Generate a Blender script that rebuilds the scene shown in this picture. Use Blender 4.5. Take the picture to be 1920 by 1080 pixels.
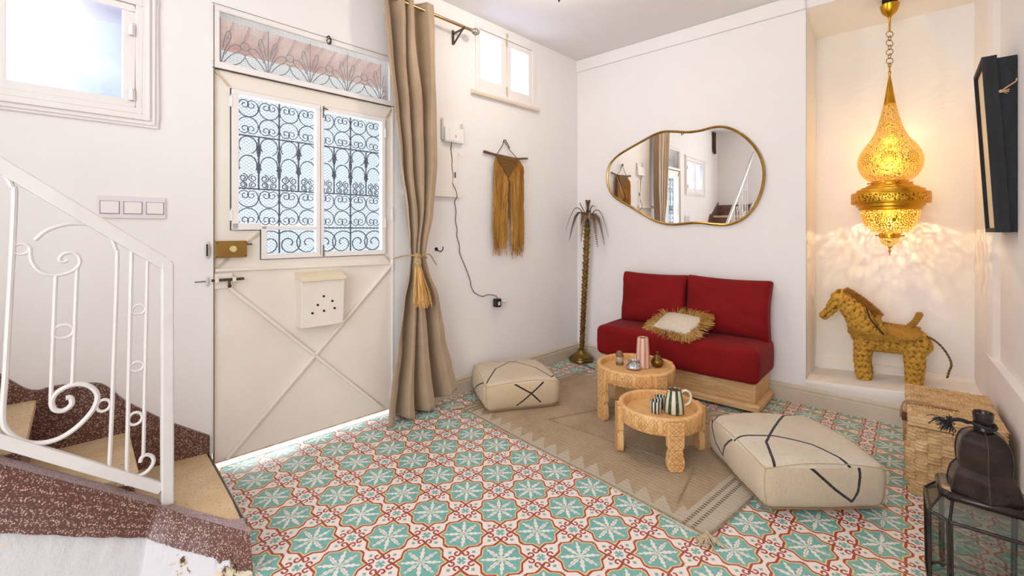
import bpy, math, random
from mathutils import Vector, Matrix, noise
for _o in list(bpy.data.objects): bpy.data.objects.remove(_o)
SC = bpy.context.scene
COL = SC.collection
R = random.Random(7)
PI = math.pi
rad = math.radians
# ------------------------------------------------------------------ camera
cam_data = bpy.data.cameras.new('camera'); cam = bpy.data.objects.new('camera', cam_data); COL.objects.link(cam)
cam.location = (0, 0, 1.166); cam.rotation_euler = (PI/2, 0, rad(41.8))
cam_data.sensor_width = 36; cam_data.sensor_fit = 'HORIZONTAL'; cam_data.lens = 36*841/1920
cam_data.shift_y = -(540-432.4)/1920; cam_data.clip_start = .02; cam_data.clip_end = 100
SC.camera = cam
# ------------------------------------------------------------------ colour management, world, lights
vs = SC.view_settings
vs.view_transform = 'Standard'; vs.look = 'None'; vs.gamma = 1; vs.use_curve_mapping = False
vs.exposure = 0.0
W = bpy.data.worlds.new('daylight'); SC.world = W; W.use_nodes = True
bg = W.node_tree.nodes['Background']; bg.inputs[0].default_value = (.955, .98, 1, 1); bg.inputs[1].default_value = 1.5
def light(name, kind, loc, energy, col=(1,1,1), size=.1, size_y=None, rot=(0,0,0), **kw):
    d = bpy.data.lights.new(name, kind); d.energy = energy; d.color = col
    if kind == 'AREA':
        d.size = size
        if size_y: d.shape = 'RECTANGLE'; d.size_y = size_y
    elif kind == 'POINT': d.shadow_soft_size = size
    elif kind == 'SUN': d.angle = size
    for k, v in kw.items(): setattr(d, k, v)
    o = bpy.data.objects.new(name, d); COL.objects.link(o); o.location = loc; o.rotation_euler = rot
    return o
# fill light added behind the camera, where the room is left open
light('added_room_fill', 'AREA', (-.35, -2.3, 1.6), 78, (.90, .94, 1), 2.2, 2.0, rot=(rad(82), 0, rad(12)))
# daylight through the two side windows and the door glass
light('window_daylight', 'AREA', (-2.62, 2.62, 2.5), 7, (.86, .93, 1), .5, .35, rot=(0, rad(-115), 0))
light('stair_window_daylight', 'AREA', (-2.72, -.1, 1.95), 9, (.88, .93, 1), .8, .45, rot=(0, rad(-80), 0))
light('door_daylight', 'AREA', (-2.75, 1.15, 1.5), 22, (.92, .96, 1), .7, .7, rot=(0, rad(-80), 0))
light('sun', 'SUN', (-4, 0, 6), 2.6, (1, .97, .92), .02, rot=(rad(26), rad(2), 0))
light('added_threshold_fill', 'AREA', (-3.05, 1.12, .30), 4.5, (.95, .98, 1), .95, .35, rot=(0, rad(-62), 0))  # extra lamp added outside to brighten the gap under the door
# lamps
light('ceiling_bulb', 'POINT', (-1.53, 2.12, 2.61), 14, (1, .93, .82), .05)
light('lantern_bulb', 'POINT', (-.11, 3.70, 1.62), 7, (1, .79, .46), .035)
light('lantern_lower_bulb', 'POINT', (-.11, 3.70, 1.36), 30, (1, .80, .48), .007)
# ------------------------------------------------------------------ colour and node helpers
def lin(c):
    o = []
    for v in c[:3]:
        v /= 255.
        o.append(v/12.92 if v <= .04045 else ((v+.055)/1.055)**2.4)
    return (*o, 1)
class NT:
    def __init__(s, m): s.t = m.node_tree; s.n = s.t.nodes; s.l = s.t.links
    def add(s, k, **kw):
        n = s.n.new(k)
        for a, b in kw.items(): setattr(n, a, b)
        return n
class E:
    """small arithmetic layer over Math nodes"""
    def __init__(s, nt, sock): s.nt = nt; s.s = sock
    def op(s, o, *a, clamp=False):
        n = s.nt.add('ShaderNodeMath', operation=o, use_clamp=clamp)
        for i, x in enumerate((s,)+a):
            if isinstance(x, E): s.nt.l.new(x.s, n.inputs[i])
            else: n.inputs[i].default_value = x
        return E(s.nt, n.outputs[0])
    def __add__(s, o): return s.op('ADD', o)
    __radd__ = __add__
    def __mul__(s, o): return s.op('MULTIPLY', o)
    __rmul__ = __mul__
    def __sub__(s, o): return s.op('SUBTRACT', o)
    def __rsub__(s, o): return (s*-1)+o
    def __neg__(s): return s*-1
    def __truediv__(s, o): return s.op('DIVIDE', o)
    def abs(s): return s.op('ABSOLUTE')
    def min(s, o): return s.op('MINIMUM', o)
    def max(s, o): return s.op('MAXIMUM', o)
    def lt(s, o): return s.op('LESS_THAN', o)
    def gt(s, o): return s.op('GREATER_THAN', o)
    def sqrt(s): return s.op('SQRT')
    def sin(s): return s.op('SINE')
    def clamp(s): return s.op('ADD', 0.0, clamp=True)
    def frac(s): return s.op('FRACT')
    def rnd(s): return s.op('ROUND')
def hyp(a, b): return (a*a+b*b).sqrt()
def seg(x, y, a, b):
    bx, by = b[0]-a[0], b[1]-a[1]; L = bx*bx+by*by
    px, py = x-a[0], y-a[1]
    h = ((px*bx+py*by)*(1/L)).clamp()
    return hyp(px-h*bx, py-h*by)
def poly(x, y, pts):
    d = None
    for a, b in zip(pts, pts[1:]):
        q = seg(x, y, a, b); d = q if d is None else d.min(q)
    return d
def mixc(nt, f, a, b):
    n = nt.add('ShaderNodeMix', data_type='RGBA')
    ins = n.inputs
    if isinstance(f, E): nt.l.new(f.s, ins[0])
    else: ins[0].default_value = f
    for i, c in ((6, a), (7, b)):
        if isinstance(c, tuple): ins[i].default_value = c
        else: nt.l.new(c, ins[i])
    return n.outputs[2]
def coords(nt, kind='Object', scale=None, rot=None):
    tc = nt.add('ShaderNodeTexCoord'); o = tc.outputs[kind]
    if scale or rot:
        mp = nt.add('ShaderNodeMapping'); nt.l.new(o, mp.inputs[0])
        if scale: mp.inputs['Scale'].default_value = scale
        if rot: mp.inputs['Rotation'].default_value = rot
        o = mp.outputs[0]
    return o
def xyz(nt, kind='Object'):
    s = nt.add('ShaderNodeSeparateXYZ'); nt.l.new(coords(nt, kind), s.inputs[0])
    return [E(nt, s.outputs[i]) for i in range(3)]
def tex(nt, kind, vec, scale, detail=3, rough=.5, **kw):
    n = nt.add({'noise': 'ShaderNodeTexNoise', 'vor': 'ShaderNodeTexVoronoi', 'wave': 'ShaderNodeTexWave'}[kind], **kw)
    nt.l.new(vec, n.inputs['Vector']); n.inputs['Scale'].default_value = scale
    if kind != 'vor': n.inputs['Detail'].default_value = detail
    if kind == 'noise': n.inputs['Roughness'].default_value = rough
    return n
def ramp(nt, sock, stops):
    r = nt.add('ShaderNodeValToRGB'); nt.l.new(sock, r.inputs[0])
    el = r.color_ramp.elements
    while len(el) < len(stops): el.new(.5)
    for e, (p, c) in zip(el, stops): e.position = p; e.color = c
    return r.outputs[0]
def bumpn(nt, h, strength, dist=.01):
    b = nt.add('ShaderNodeBump'); b.inputs['Strength'].default_value = strength; b.inputs['Distance'].default_value = dist
    nt.l.new(h.s if isinstance(h, E) else h, b.inputs['Height']); return b.outputs[0]
MATS = {}
def base_mat(name, col, rough=.6, metal=0., spec=.5, **kw):
    m = bpy.data.materials.new(name); m.use_nodes = True; nt = NT(m)
    b = nt.n['Principled BSDF']; b.inputs['Base Color'].default_value = lin(col)
    b.inputs['Roughness'].default_value = rough; b.inputs['Metallic'].default_value = metal
    b.inputs['Specular IOR Level'].default_value = spec
    for k, v in kw.items(): b.inputs[k].default_value = v
    return m, nt, b
def M(name, col, rough=.6, metal=0., var=None, vscale=8, vstretch=None, bump=0, bscale=60, spec=.5, vlo=.35, vhi=.65, **kw):
    """plain material with procedural colour variation and bump"""
    if name in MATS: return MATS[name]
    m, nt, b = base_mat(name, col, rough, metal, spec, **kw)
    v = coords(nt, 'Object', vstretch)
    if var:
        t = tex(nt, 'noise', v, vscale, 4, .6)
        nt.l.new(ramp(nt, t.outputs[0], [(vlo, lin(col)), (vhi, lin(var))]), b.inputs['Base Color'])
    if bump:
        t = tex(nt, 'noise', v, bscale, 3, .6)
        nt.l.new(bumpn(nt, t.outputs[0], bump, .004), b.inputs['Normal'])
    MATS[name] = m
    return m
# ------------------------------------------------------------------ mesh helpers
class MB:
    def __init__(s): s.v = []; s.f = []; s.mi = []; s.cur = 0
    def face(s, idx): s.f.append(tuple(idx)); s.mi.append(s.cur)
    def addv(s, pts):
        k = len(s.v); s.v += [tuple(p) for p in pts]; return k
    def box(s, x0, x1, y0, y1, z0, z1, T=None):
        p = [(x, y, z) for z in (z0, z1) for y in (y0, y1) for x in (x0, x1)]
        if T: p = [tuple(T @ Vector(q)) for q in p]
        k = s.addv(p)
        for f in ((0,2,3,1), (4,5,7,6), (0,1,5,4), (1,3,7,5), (3,2,6,7), (2,0,4,6)): s.face([k+i for i in f])
        return s
    def hexa(s, p):
        k = s.addv(p)
        for f in ((0,2,3,1), (4,5,7,6), (0,1,5,4), (1,3,7,5), (3,2,6,7), (2,0,4,6)): s.face([k+i for i in f])
        return s
    def prism(s, pts, h0, h1, ax=2, T=None):
        """extrude polygon pts along axis ax from h0 to h1"""
        def mk(p, h):
            q = {2: (p[0], p[1], h), 1: (p[0], h, p[1]), 0: (h, p[0], p[1])}[ax]
            return tuple(T @ Vector(q)) if T else q
        n = len(pts); k = s.addv([mk(p, h0) for p in pts]+[mk(p, h1) for p in pts])
        s.face([k+i for i in range(n)][::-1]); s.face([k+n+i for i in range(n)])
        for i in range(n): s.face((k+i, k+(i+1) % n, k+n+(i+1) % n, k+n+i))
        return s
    def tube(s, path, r, seg=8, closed=False, flat=None):
        P = [Vector(p) for p in path]; n = len(P)
        if n < 2: return s
        rr = r if callable(r) else (lambda t: r)
        up = None; rings = []
        for i, p in enumerate(P):
            if closed: t = (P[(i+1) % n]-P[i-1])
            else: t = P[min(i+1, n-1)]-P[max(i-1, 0)]
            if t.length < 1e-9: t = Vector((0, 0, 1))
            t.normalize()
            if up is None:
                up = Vector((0, 0, 1)) if abs(t.z) < .9 else Vector((0, 1, 0))
            a = t.cross(up)
            if a.length < 1e-6: a = t.cross(Vector((1, 0, 0)))
            a.normalize(); b = t.cross(a).normalized(); up = -b if up.dot(b) < 0 else b
            a = t.cross(up).normalized(); b = up
            rad_ = rr(i/(n-1))
            fx, fy = (1, 1) if flat is None else flat
            rings.append([p+a*math.cos(2*PI*j/seg)*rad_*fx+b*math.sin(2*PI*j/seg)*rad_*fy for j in range(seg)])
        k = s.addv([q for rg in rings for q in rg])
        m = n if closed else n-1
        for i in range(m):
            for j in range(seg):
                a0 = k+i*seg+j; a1 = k+i*seg+(j+1) % seg; b0 = k+((i+1) % n)*seg+j; b1 = k+((i+1) % n)*seg+(j+1) % seg
                s.face((a0, a1, b1, b0))
        if not closed:
            s.face([k+j for j in range(seg)][::-1]); s.face([k+(n-1)*seg+j for j in range(seg)])
        return s
    def lathe(s, prof, seg=32, c=(0, 0, 0), T=None, close=False, a0=0, a1=2*PI):
        full = abs(a1-a0-2*PI) < 1e-6; m = seg if full else seg+1
        pts = []
        for r, z in prof:
            for j in range(m):
                a = a0+(a1-a0)*j/seg; q = Vector((c[0]+r*math.cos(a), c[1]+r*math.sin(a), c[2]+z))
                pts.append(T @ q if T else q)
        k = s.addv(pts); n = len(prof)
        for i in range(n if close else n-1):
            for j in range(seg):
                j2 = (j+1) % m if full else j+1
                i2 = (i+1) % n
                s.face((k+i*m+j, k+i*m+j2, k+i2*m+j2, k+i2*m+j))
        if not close and full:
            if prof[0][0] > 1e-6: s.face([k+j for j in range(m)][::-1])
            if prof[-1][0] > 1e-6: s.face([k+(n-1)*m+j for j in range(m)])
        return s
    def surf(s, nu, nv, f, cu=False, cv=False, thick=0):
        g = [[Vector(f(i/(nu if cu else nu-1), j/(nv if cv else nv-1))) for j in range(nv)] for i in range(nu)]
        k = s.addv([p for row in g for p in row])
        for i in range(nu if cu else nu-1):
            for j in range(nv if cv else nv-1):
                i2 = (i+1) % nu; j2 = (j+1) % nv
                s.face((k+i*nv+j, k+i2*nv+j, k+i2*nv+j2, k+i*nv+j2))
        return s
    def ball(s, c, r, seg=12, rings=8, sc=(1, 1, 1)):
        prof = [(math.sin(PI*i/rings)*1.0, -math.cos(PI*i/rings)) for i in range(rings+1)]
        T = Matrix.Translation(c) @ Matrix.Diagonal((r*sc[0], r*sc[1], r*sc[2], 1))
        return s.lathe([(max(a, 1e-7), b) for a, b in prof], seg, T=T)
    def cyl(s, p0, p1, r, seg=16): return s.tube([p0, p1], r, seg)
def obj(name, mb, mat, parent=None, smooth=38, loc=None, rot=None, sub=0, bevel=0, solid=0, **props):
    me = bpy.data.meshes.new(name); me.from_pydata(mb.v, [], mb.f); 
    mats = mat if isinstance(mat, (list, tuple)) else [mat]
    for m in mats: me.materials.append(m)
    if len(mats) > 1:
        for p, i in zip(me.polygons, mb.mi): p.material_index = i
    me.validate(); me.update()
    import bmesh
    b = bmesh.new(); b.from_mesh(me); bmesh.ops.remove_doubles(b, verts=b.verts, dist=1e-6)
    bmesh.ops.recalc_face_normals(b, faces=b.faces); b.to_mesh(me); b.free()
    if smooth:
        me.shade_smooth()
        if smooth < 179: me.set_sharp_from_angle(angle=rad(smooth))
    o = bpy.data.objects.new(name, me); COL.objects.link(o)
    if parent: o.parent = parent
    if loc: o.location = loc
    if rot: o.rotation_euler = rot
    if bevel:
        md = o.modifiers.new('bevel', 'BEVEL'); md.width = bevel; md.segments = 2; md.limit_method = 'ANGLE'; md.angle_limit = rad(40)
    if solid:
        md = o.modifiers.new('solid', 'SOLIDIFY'); md.thickness = solid; md.offset = 0
    if sub:
        md = o.modifiers.new('sub', 'SUBSURF'); md.levels = sub; md.render_levels = sub
    for k, v in props.items(): o[k] = v
    return o
def tag(o, label, cat, group=None, kind=None):
    o['label'] = label; o['category'] = cat
    if group: o['group'] = group
    if kind: o['kind'] = kind
    return o
def thing(name, label, cat, loc=(0, 0, 0), rotz=0, group=None, kind=None):
    o = bpy.data.objects.new(name, None); COL.objects.link(o); o.empty_display_size = .05
    o.location = loc; o.rotation_euler = (0, 0, rotz)
    return tag(o, label, cat, group, kind)
# frame of the door wall: s runs from the room corner towards the stairs, n into the room
WO = Vector((-2.355, 3.56, 0)); WD = Vector((-.04993762, -.99875234, 0)); WN = Vector((.99875234, -.04993762, 0))
WROT = math.atan2(WD.y, WD.x)
def wpt(s, n, z): return tuple(WO+WD*s+WN*n+Vector((0, 0, z)))
def wthing(name, label, cat, s=0, n=0, z=0, **kw): return thing(name, label, cat, wpt(s, n, z), WROT, **kw)
def wallcells(mb, us, zs, holes, y0, y1):
    """wall slab in (u, y, z) with rectangular holes; us and zs contain the hole borders"""
    def hole(i, j):
        if i < 0 or j < 0 or i >= len(us)-1 or j >= len(zs)-1: return True
        cu = (us[i]+us[i+1])/2; cz = (zs[j]+zs[j+1])/2
        return any(a < cu < b and c < cz < d for a, b, c, d in holes)
    for i in range(len(us)-1):
        for j in range(len(zs)-1):
            if hole(i, j): continue
            a, b, c, d = us[i], us[i+1], zs[j], zs[j+1]
            k = mb.addv([(a,y0,c),(b,y0,c),(b,y0,d),(a,y0,d),(a,y1,c),(b,y1,c),(b,y1,d),(a,y1,d)])
            mb.face((k,k+1,k+2,k+3)); mb.face((k+7,k+6,k+5,k+4))
            if hole(i-1, j): mb.face((k,k+3,k+7,k+4))
            if hole(i+1, j): mb.face((k+1,k+5,k+6,k+2))
            if hole(i, j-1): mb.face((k,k+4,k+5,k+1))
            if hole(i, j+1): mb.face((k+3,k+2,k+6,k+7))
    return mb
def frame_rect(mb, a, b, c, d, w, y0, y1):
    """rectangular frame a..b x c..d, bar width w"""
    mb.box(a, b, y0, y1, c, c+w); mb.box(a, b, y0, y1, d-w, d)
    mb.box(a, a+w, y0, y1, c+w, d-w); mb.box(b-w, b, y0, y1, c+w, d-w); return mb
def strip(mb, p, q, w, y0, y1):
    """flat bar between (s,z) points"""
    p = Vector(p); q = Vector(q); t = (q-p).normalized(); nn = Vector((-t.y, t.x))*w/2
    mb.prism([p+nn, q+nn, q-nn, p-nn], y0, y1, ax=1); return mb
def spiral(c, r0, r1, a0, a1, n=28, plane='xz', off=0):
    out = []
    for i in range(n+1):
        t = i/n; a = a0+(a1-a0)*t; r = r0+(r1-r0)*t
        u, v = c[0]+r*math.cos(a), c[1]+r*math.sin(a)
        out.append((u, off, v) if plane == 'xz' else (off, u, v))
    return out
def catmull(pts, n=8, closed=False):
    P = [Vector(p) for p in pts]; out = []; L = len(P)
    rng = range(L if closed else L-1)
    for i in rng:
        if closed: p0, p1, p2, p3 = P[i-1], P[i], P[(i+1) % L], P[(i+2) % L]
        else: p0, p1, p2, p3 = P[max(i-1, 0)], P[i], P[i+1], P[min(i+2, L-1)]
        for k in range(n):
            t = k/n
            out.append(.5*((2*p1)+(p2-p0)*t+(2*p0-5*p1+4*p2-p3)*t*t+(3*p1-p0-3*p2+p3)*t**3))
    if not closed: out.append(P[-1])
    return out
# ------------------------------------------------------------------ shared materials
def plaster(name, col, col2, bump=.25):
    m, nt, b = base_mat(name, col, .75, spec=.25)
    v = coords(nt)
    t = tex(nt, 'noise', v, 1.3, 5, .6)
    nt.l.new(ramp(nt, t.outputs[0], [(.35, lin(col)), (.7, lin(col2))]), b.inputs['Base Color'])
    t2 = tex(nt, 'noise', v, 28, 6, .65); t3 = tex(nt, 'noise', v, 4, 3, .5)
    h = E(nt, t2.outputs[0])*.35+E(nt, t3.outputs[0])
    nt.l.new(bumpn(nt, h, bump, .012), b.inputs['Normal'])
    return m
PLASTER = plaster('white_plaster', (238, 232, 230), (242, 237, 233))
PLASTER_NICHE = plaster('niche_plaster', (240, 232, 222), (244, 238, 230), .5)
CEIL = plaster('ceiling_paint', (234, 229, 228), (238, 234, 232), .12)
WHITE = M('white_painted_iron', (208, 200, 196), .5, var=(216, 209, 204), vscale=6, bump=.15, bscale=90)
WOODW = M('white_painted_wood', (236, 228, 224), .5, var=(240, 234, 230), vscale=5, bump=.2, bscale=40)
DOORM = M('cream_door_paint', (240, 230, 220), .42, var=(236, 224, 211), vscale=3, bump=.2, bscale=14)
RUST = M('rusty_seam', (186, 150, 112), .7, var=(226, 210, 190), vscale=24)
DARK = M('dark_iron', (38, 36, 38), .45, .6, var=(62, 56, 52), vscale=30, bump=.3, bscale=80)
BRASS = M('aged_brass', (176, 140, 62), .3, 1., var=(120, 92, 44), vscale=22, bump=.15, bscale=120)
BASEM = M('baseboard_paint', (214, 200, 180), .45, var=(205, 190, 168), vscale=5, bump=.15, bscale=25)
def terrazzo(name, c0, chips, scale=170, rough=.3):
    m, nt, b = base_mat(name, c0, rough)
    v = coords(nt)
    t = tex(nt, 'vor', v, scale); t.inputs['Randomness'].default_value = 1
    sep = nt.add('ShaderNodeSeparateColor'); nt.l.new(t.outputs['Color'], sep.inputs[0])
    r = ramp(nt, sep.outputs[0], [(0, lin(c0)), (.42, lin(c0)), (.47, lin(chips[0])), (.78, lin(chips[1])), (.92, lin(chips[2]))])
    d = ramp(nt, t.outputs['Distance'], [(.38, (1, 1, 1, 1)), (.55, (0, 0, 0, 1))])
    nt.l.new(mixc(nt, E(nt, d), lin(c0), r), b.inputs['Base Color'])
    t2 = tex(nt, 'noise', v, 60, 4)
    nt.l.new(bumpn(nt, t2.outputs[0], .25, .004), b.inputs['Normal'])
    return m
TERR = terrazzo('brown_terrazzo', (92, 56, 48), [(150, 112, 98), (206, 178, 160), (124, 86, 74)], 225)
TERR2 = terrazzo('sheen_terrazzo', (150, 124, 126), [(176, 152, 152), (206, 190, 188), (128, 100, 102)], 300, .25)  # paler tint paints the window's sheen onto the curb top
def tread_mat():
    m, nt, b = base_mat('tan_stone_tread', (214, 182, 138), .4)
    v = coords(nt)
    t = tex(nt, 'noise', v, 120, 4, .7); t2 = tex(nt, 'noise', v, 7, 4)
    c = ramp(nt, t2.outputs[0], [(.3, lin((208, 174, 130))), (.7, lin((226, 200, 160)))])
    f = ramp(nt, t.outputs[0], [(.36, (1, 1, 1, 1)), (.42, (0, 0, 0, 1))])
    nt.l.new(mixc(nt, E(nt, f), c, lin((160, 122, 84))), b.inputs['Base Color'])
    nt.l.new(bumpn(nt, t.outputs[0], .3, .004), b.inputs['Normal'])
    return m
TREAD = tread_mat()
def glass_mat(name, tint=(235, 242, 248), mottled=None, gloss=.08, milk=0.):
    m = bpy.data.materials.new(name); m.use_nodes = True; nt = NT(m)
    nt.n.remove(nt.n['Principled BSDF']); out = nt.n['Material Output']
    tr = nt.add('ShaderNodeBsdfTransparent'); gl = nt.add('ShaderNodeBsdfGlossy'); tl = nt.add('ShaderNodeBsdfTranslucent')
    tr.inputs[0].default_value = lin(tint); gl.inputs['Roughness'].default_value = .06
    tl.inputs[0].default_value = lin((240, 244, 250))
    if mottled:
        v = coords(nt); t = tex(nt, 'noise', v, 3.2, 3, .5); t2 = tex(nt, 'noise', v, 260, 2, .8)
        a = E(nt, ramp(nt, t.outputs[0], [(.38, (1, 1, 1, 1)), (.62, (0, 0, 0, 1))]))
        bsp = E(nt, t2.outputs[0]).gt(.5)
        nt.l.new(mixc(nt, a*(bsp*.75+.25), lin(tint), lin(mottled)), tr.inputs[0])
    mx = nt.add('ShaderNodeMixShader'); mx.inputs[0].default_value = milk
    nt.l.new(tr.outputs[0], mx.inputs[1]); nt.l.new(tl.outputs[0], mx.inputs[2])
    mx2 = nt.add('ShaderNodeMixShader'); mx2.inputs[0].default_value = gloss
    nt.l.new(mx.outputs[0], mx2.inputs[1]); nt.l.new(gl.outputs[0], mx2.inputs[2])
    nt.l.new(mx2.outputs[0], out.inputs['Surface'])
    return m
GLASS = glass_mat('clear_glass')
FROST = glass_mat('frosted_window_glass', (214, 219, 234), (146, 162, 206), .04, .3)
# ================================================================== FLOOR
def floor_mat():
    m, nt, b = base_mat('patterned_cement_tile', (236, 220, 208), .3)
    x, y, z = xyz(nt)
    wn = tex(nt, 'noise', coords(nt), 16, 2); ws = nt.add('ShaderNodeSeparateColor'); nt.l.new(wn.outputs['Color'], ws.inputs[0])
    X, Y = (x+1.6892)*5.0+(E(nt, ws.outputs[0])-.5)*.05, (y-.9617)*5.0+(E(nt, ws.outputs[1])-.5)*.05
    mx, my = (X-X.rnd()).abs(), (Y-Y.rnd()).abs()
    u, v = mx.max(my), mx.min(my)
    # medallion outline
    g = ((v*-.86+.490).max(.345)).min(.450)
    d = u-g
    band = (d.abs()).lt(.021)*v.lt(.345)
    orange = (d.lt(-.021))*(d.gt(-.047))
    teal = d.lt(-.047)
    # scroll hooks
    cx, cy, r = .428, .322, .047
    hk = (hyp(u-cx, v-cy)-r).abs().lt(.0175)
    cut = (u.lt(cx-.012))*(v.lt(cy+.012))
    hook = hk*(cut*-1+1)
    hook = hook.max(hyp(u-(cx-.018), v-(cy-r+.008)).lt(.02))
    stem = seg(u, v, (.345, .345), (.405, .362)).lt(.021)
    red = band.max(hook).max(stem)
    # eight petals with notched edges
    def petal(p, q, L, w):
        t = (p*(1/L)).clamp()
        wid = (t*PI).sin()*w + (((t*4.0).frac()-.5).abs()*-.045+.012)*t.gt(.2)
        return q.lt(wid.max(.006))*p.lt(L)
    p1 = petal(u, v, .375, .034)
    pd = (u+v)*.70711; qd = (u-v)*.70711
    p2 = petal(pd, qd, .375, .034)
    white = p1.max(p2)
    # small teal cross and leaves in the gaps
    cu, cv = (u*-1+.5), (v*-1+.5)
    cross = ((cu.min(cv)).lt(.028+(cu.max(cv))*.18))*((cu.max(cv)).lt(.082))
    dd = hyp(cu-.035, cv-.035).lt(.014); cross = cross*(dd*-1+1)
    lf = (cu.op('POWER', .75)+(v-.2).abs().op('POWER', .75)).lt(.105)
    leaf = lf*(d.gt(.02))
    vec = coords(nt)
    n1 = tex(nt, 'noise', vec, 3.0, 3); n2 = tex(nt, 'noise', vec, 55, 4, .7)
    vr = E(nt, n1.outputs[0])
    c = mixc(nt, 0.0, lin((236, 218, 208)), lin((236, 218, 208)))
    tc = ramp(nt, n2.outputs[0], [(.3, lin((96, 160, 152))), (.7, lin((130, 182, 174)))])
    c = mixc(nt, cross.max(leaf), lin((236, 219, 209)), tc)
    c = mixc(nt, orange, c, lin((238, 190, 116)))
    c = mixc(nt, teal, c, tc)
    c = mixc(nt, teal*white, c, lin((232, 222, 212)))
    rc = ramp(nt, n2.outputs[0], [(.3, lin((140, 50, 42))), (.7, lin((168, 74, 62)))])
    c = mixc(nt, red, c, rc)
    # worn speckle and joints
    sp = E(nt, n2.outputs[0]).gt(.66)*.22
    c = mixc(nt, sp, c, lin((232, 216, 202)))
    jt = (mx.min(my)).lt(.0045)
    jn = jt*(E(nt, tex(nt, 'noise', vec, 9, 2).outputs[0]).gt(.44))*.75
    c = mixc(nt, jn, c, lin((120, 92, 76)))
    nt.l.new(c, b.inputs['Base Color'])
    rr = E(nt, n1.outputs[0])*.25+.2
    nt.l.new(rr.s, b.inputs['Roughness'])
    hh = (jt*-1)+E(nt, n2.outputs[0])*.25
    nt.l.new(bumpn(nt, hh, .25, .002), b.inputs['Normal'])
    return m
f = MB().box(-2.62, 2.4, -3.0, 3.99, -.06, 0)
obj('floor', f, floor_mat(), smooth=0, kind='structure', label='cement tile floor with teal medallions and red scrolls', category='floor')
# ================================================================== DOOR WALL (wall_left)
DS0, DS1, DZ = 1.945, 2.92, 2.258
wl = MB()
wallcells(wl, [-.3, .612, 1.268, DS0, DS1, 3.180, 4.05, 5.2], [0, 1.672, 2.165, 2.20, 2.25801, 2.708, 2.8], 
          [(DS0, DS1, -1, 2.2581), (.612, 1.268, 2.2, 2.708), (3.180, 4.05, 1.672, 2.165)], -.14, 0)
wa = obj('wall_left', wl, PLASTER, smooth=0, kind='structure', label='white plastered wall with the entrance door', category='wall')
wa.location = WO; wa.rotation_euler = (0, 0, WROT)
# ceiling
cl = MB().box(-2.75, 2.4, -3.0, 3.56, 2.76, 2.86)
obj('ceiling', cl, CEIL, smooth=0, kind='structure', label='white painted ceiling', category='ceiling')
# ================================================================== BACK WALL with niche
NX0, NX1 = -.536, .287
bw = MB()
wallcells(bw, [-2.75, NX0, 1.2], [0, .165, 2.655, 2.8], [(NX0, 3, .165, 2.655)], 3.56, 3.60)
bw.box(-2.75, NX0, 3.60, 4.1, 0, 2.8)
bw.box(NX0, 1.2, 3.97, 4.1, 0, 2.8)
bw.box(NX0, 1.2, 3.60, 3.97, 2.655, 2.8)
obj('wall_back', bw, PLASTER, smooth=0, kind='structure', label='white wall behind the sofa with a tall niche', category='wall')
# niche lining: sill rising slightly to the right, sloping head, rounded front lip
def sillz(x): return .168+.078*(x-NX0)
nb = MB()
def lip(u, v):
    x = NX0+(NX1+.03-NX0)*u
    pr = [(3.5585, .118), (3.553, .135), (3.548, .15), (3.547, None), (3.552, None), (3.57, None), (3.965, None)]
    i = min(int(v*6+.5), 6); y, z = pr[i]
    if z is None: z = sillz(x)+{3: -.012, 4: -.003, 5: 0, 6: 0}[i]
    return (x, y, z)
nb.surf(30, 7, lip)
def head(u, v): return (NX0+(NX1+.03-NX0)*u, 3.556+.414*v, 2.652-.076*v)
nb.surf(2, 6, head)
def lside(u, v):
    return (NX0+.0+.004*math.sin(9*v), 3.555+.415*u, .16+2.5*v)
nb.surf(6, 24, lambda u, v: (NX0+.0015+.003*math.sin(9*v)*u, 3.559+.41*u, .16+2.5*v))
nb.surf(16, 30, lambda u, v: (NX0+(NX1+.03-NX0)*u, 3.968-.003*math.sin(5*u+7*v), .16+2.45*v))
# low plaster curb along the foot of the niche back
nb.prism([(3.968, .17), (3.925, .17), (3.93, .235), (3.945, .25), (3.968, .252)], NX0+.002, NX1+.02, ax=0)
obj('wall_niche', nb, PLASTER_NICHE, smooth=50, kind='structure', label='cream plastered niche lining', category='wall')
# band above the sofa
tb = MB().box(-2.42, NX0, 3.542, 3.56, 2.652, 2.76)
obj('trim_1', tb, PLASTER, smooth=0, kind='structure', bevel=.006, label='plain band under the ceiling over the sofa', category='trim')
# ================================================================== RIGHT WALL
def xw(y): return .283-.0285*(y-3.97)
rw = MB()
def rq(y0, y1, off0, off1, z0, z1):
    k = rw.addv([(xw(y0)+off0, y0, z0), (xw(y1)+off1, y1, z0), (xw(y1)+off1, y1, z1), (xw(y0)+off0, y0, z1)]); rw.face((k, k+1, k+2, k+3))
rw.prism([(xw(3.98), 3.98), (xw(.9), .9), (1.0, .9), (1.0, 3.98)], 0, .498)
rw.prism([(xw(3.98), 3.98), (xw(3.50)+.002, 3.50), (xw(3.43)+.012, 3.43), (xw(3.38)+.034, 3.38), (xw(.9)+.034, .9), (1.0, .9), (1.0, 3.98)], .4985, 2.76)
obj('wall_right', rw, PLASTER, smooth=0, kind='structure', label='white wall on the right with a low dado ledge', category='wall')
# stair-end wall, seen in the mirror
ew = MB().box(-2.75, -1.72, -1.47, -1.35, 0, 2.8)
obj('wall_stair', ew, PLASTER, smooth=0, kind='structure', label='white wall at the top of the stairs', category='wall')
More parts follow.
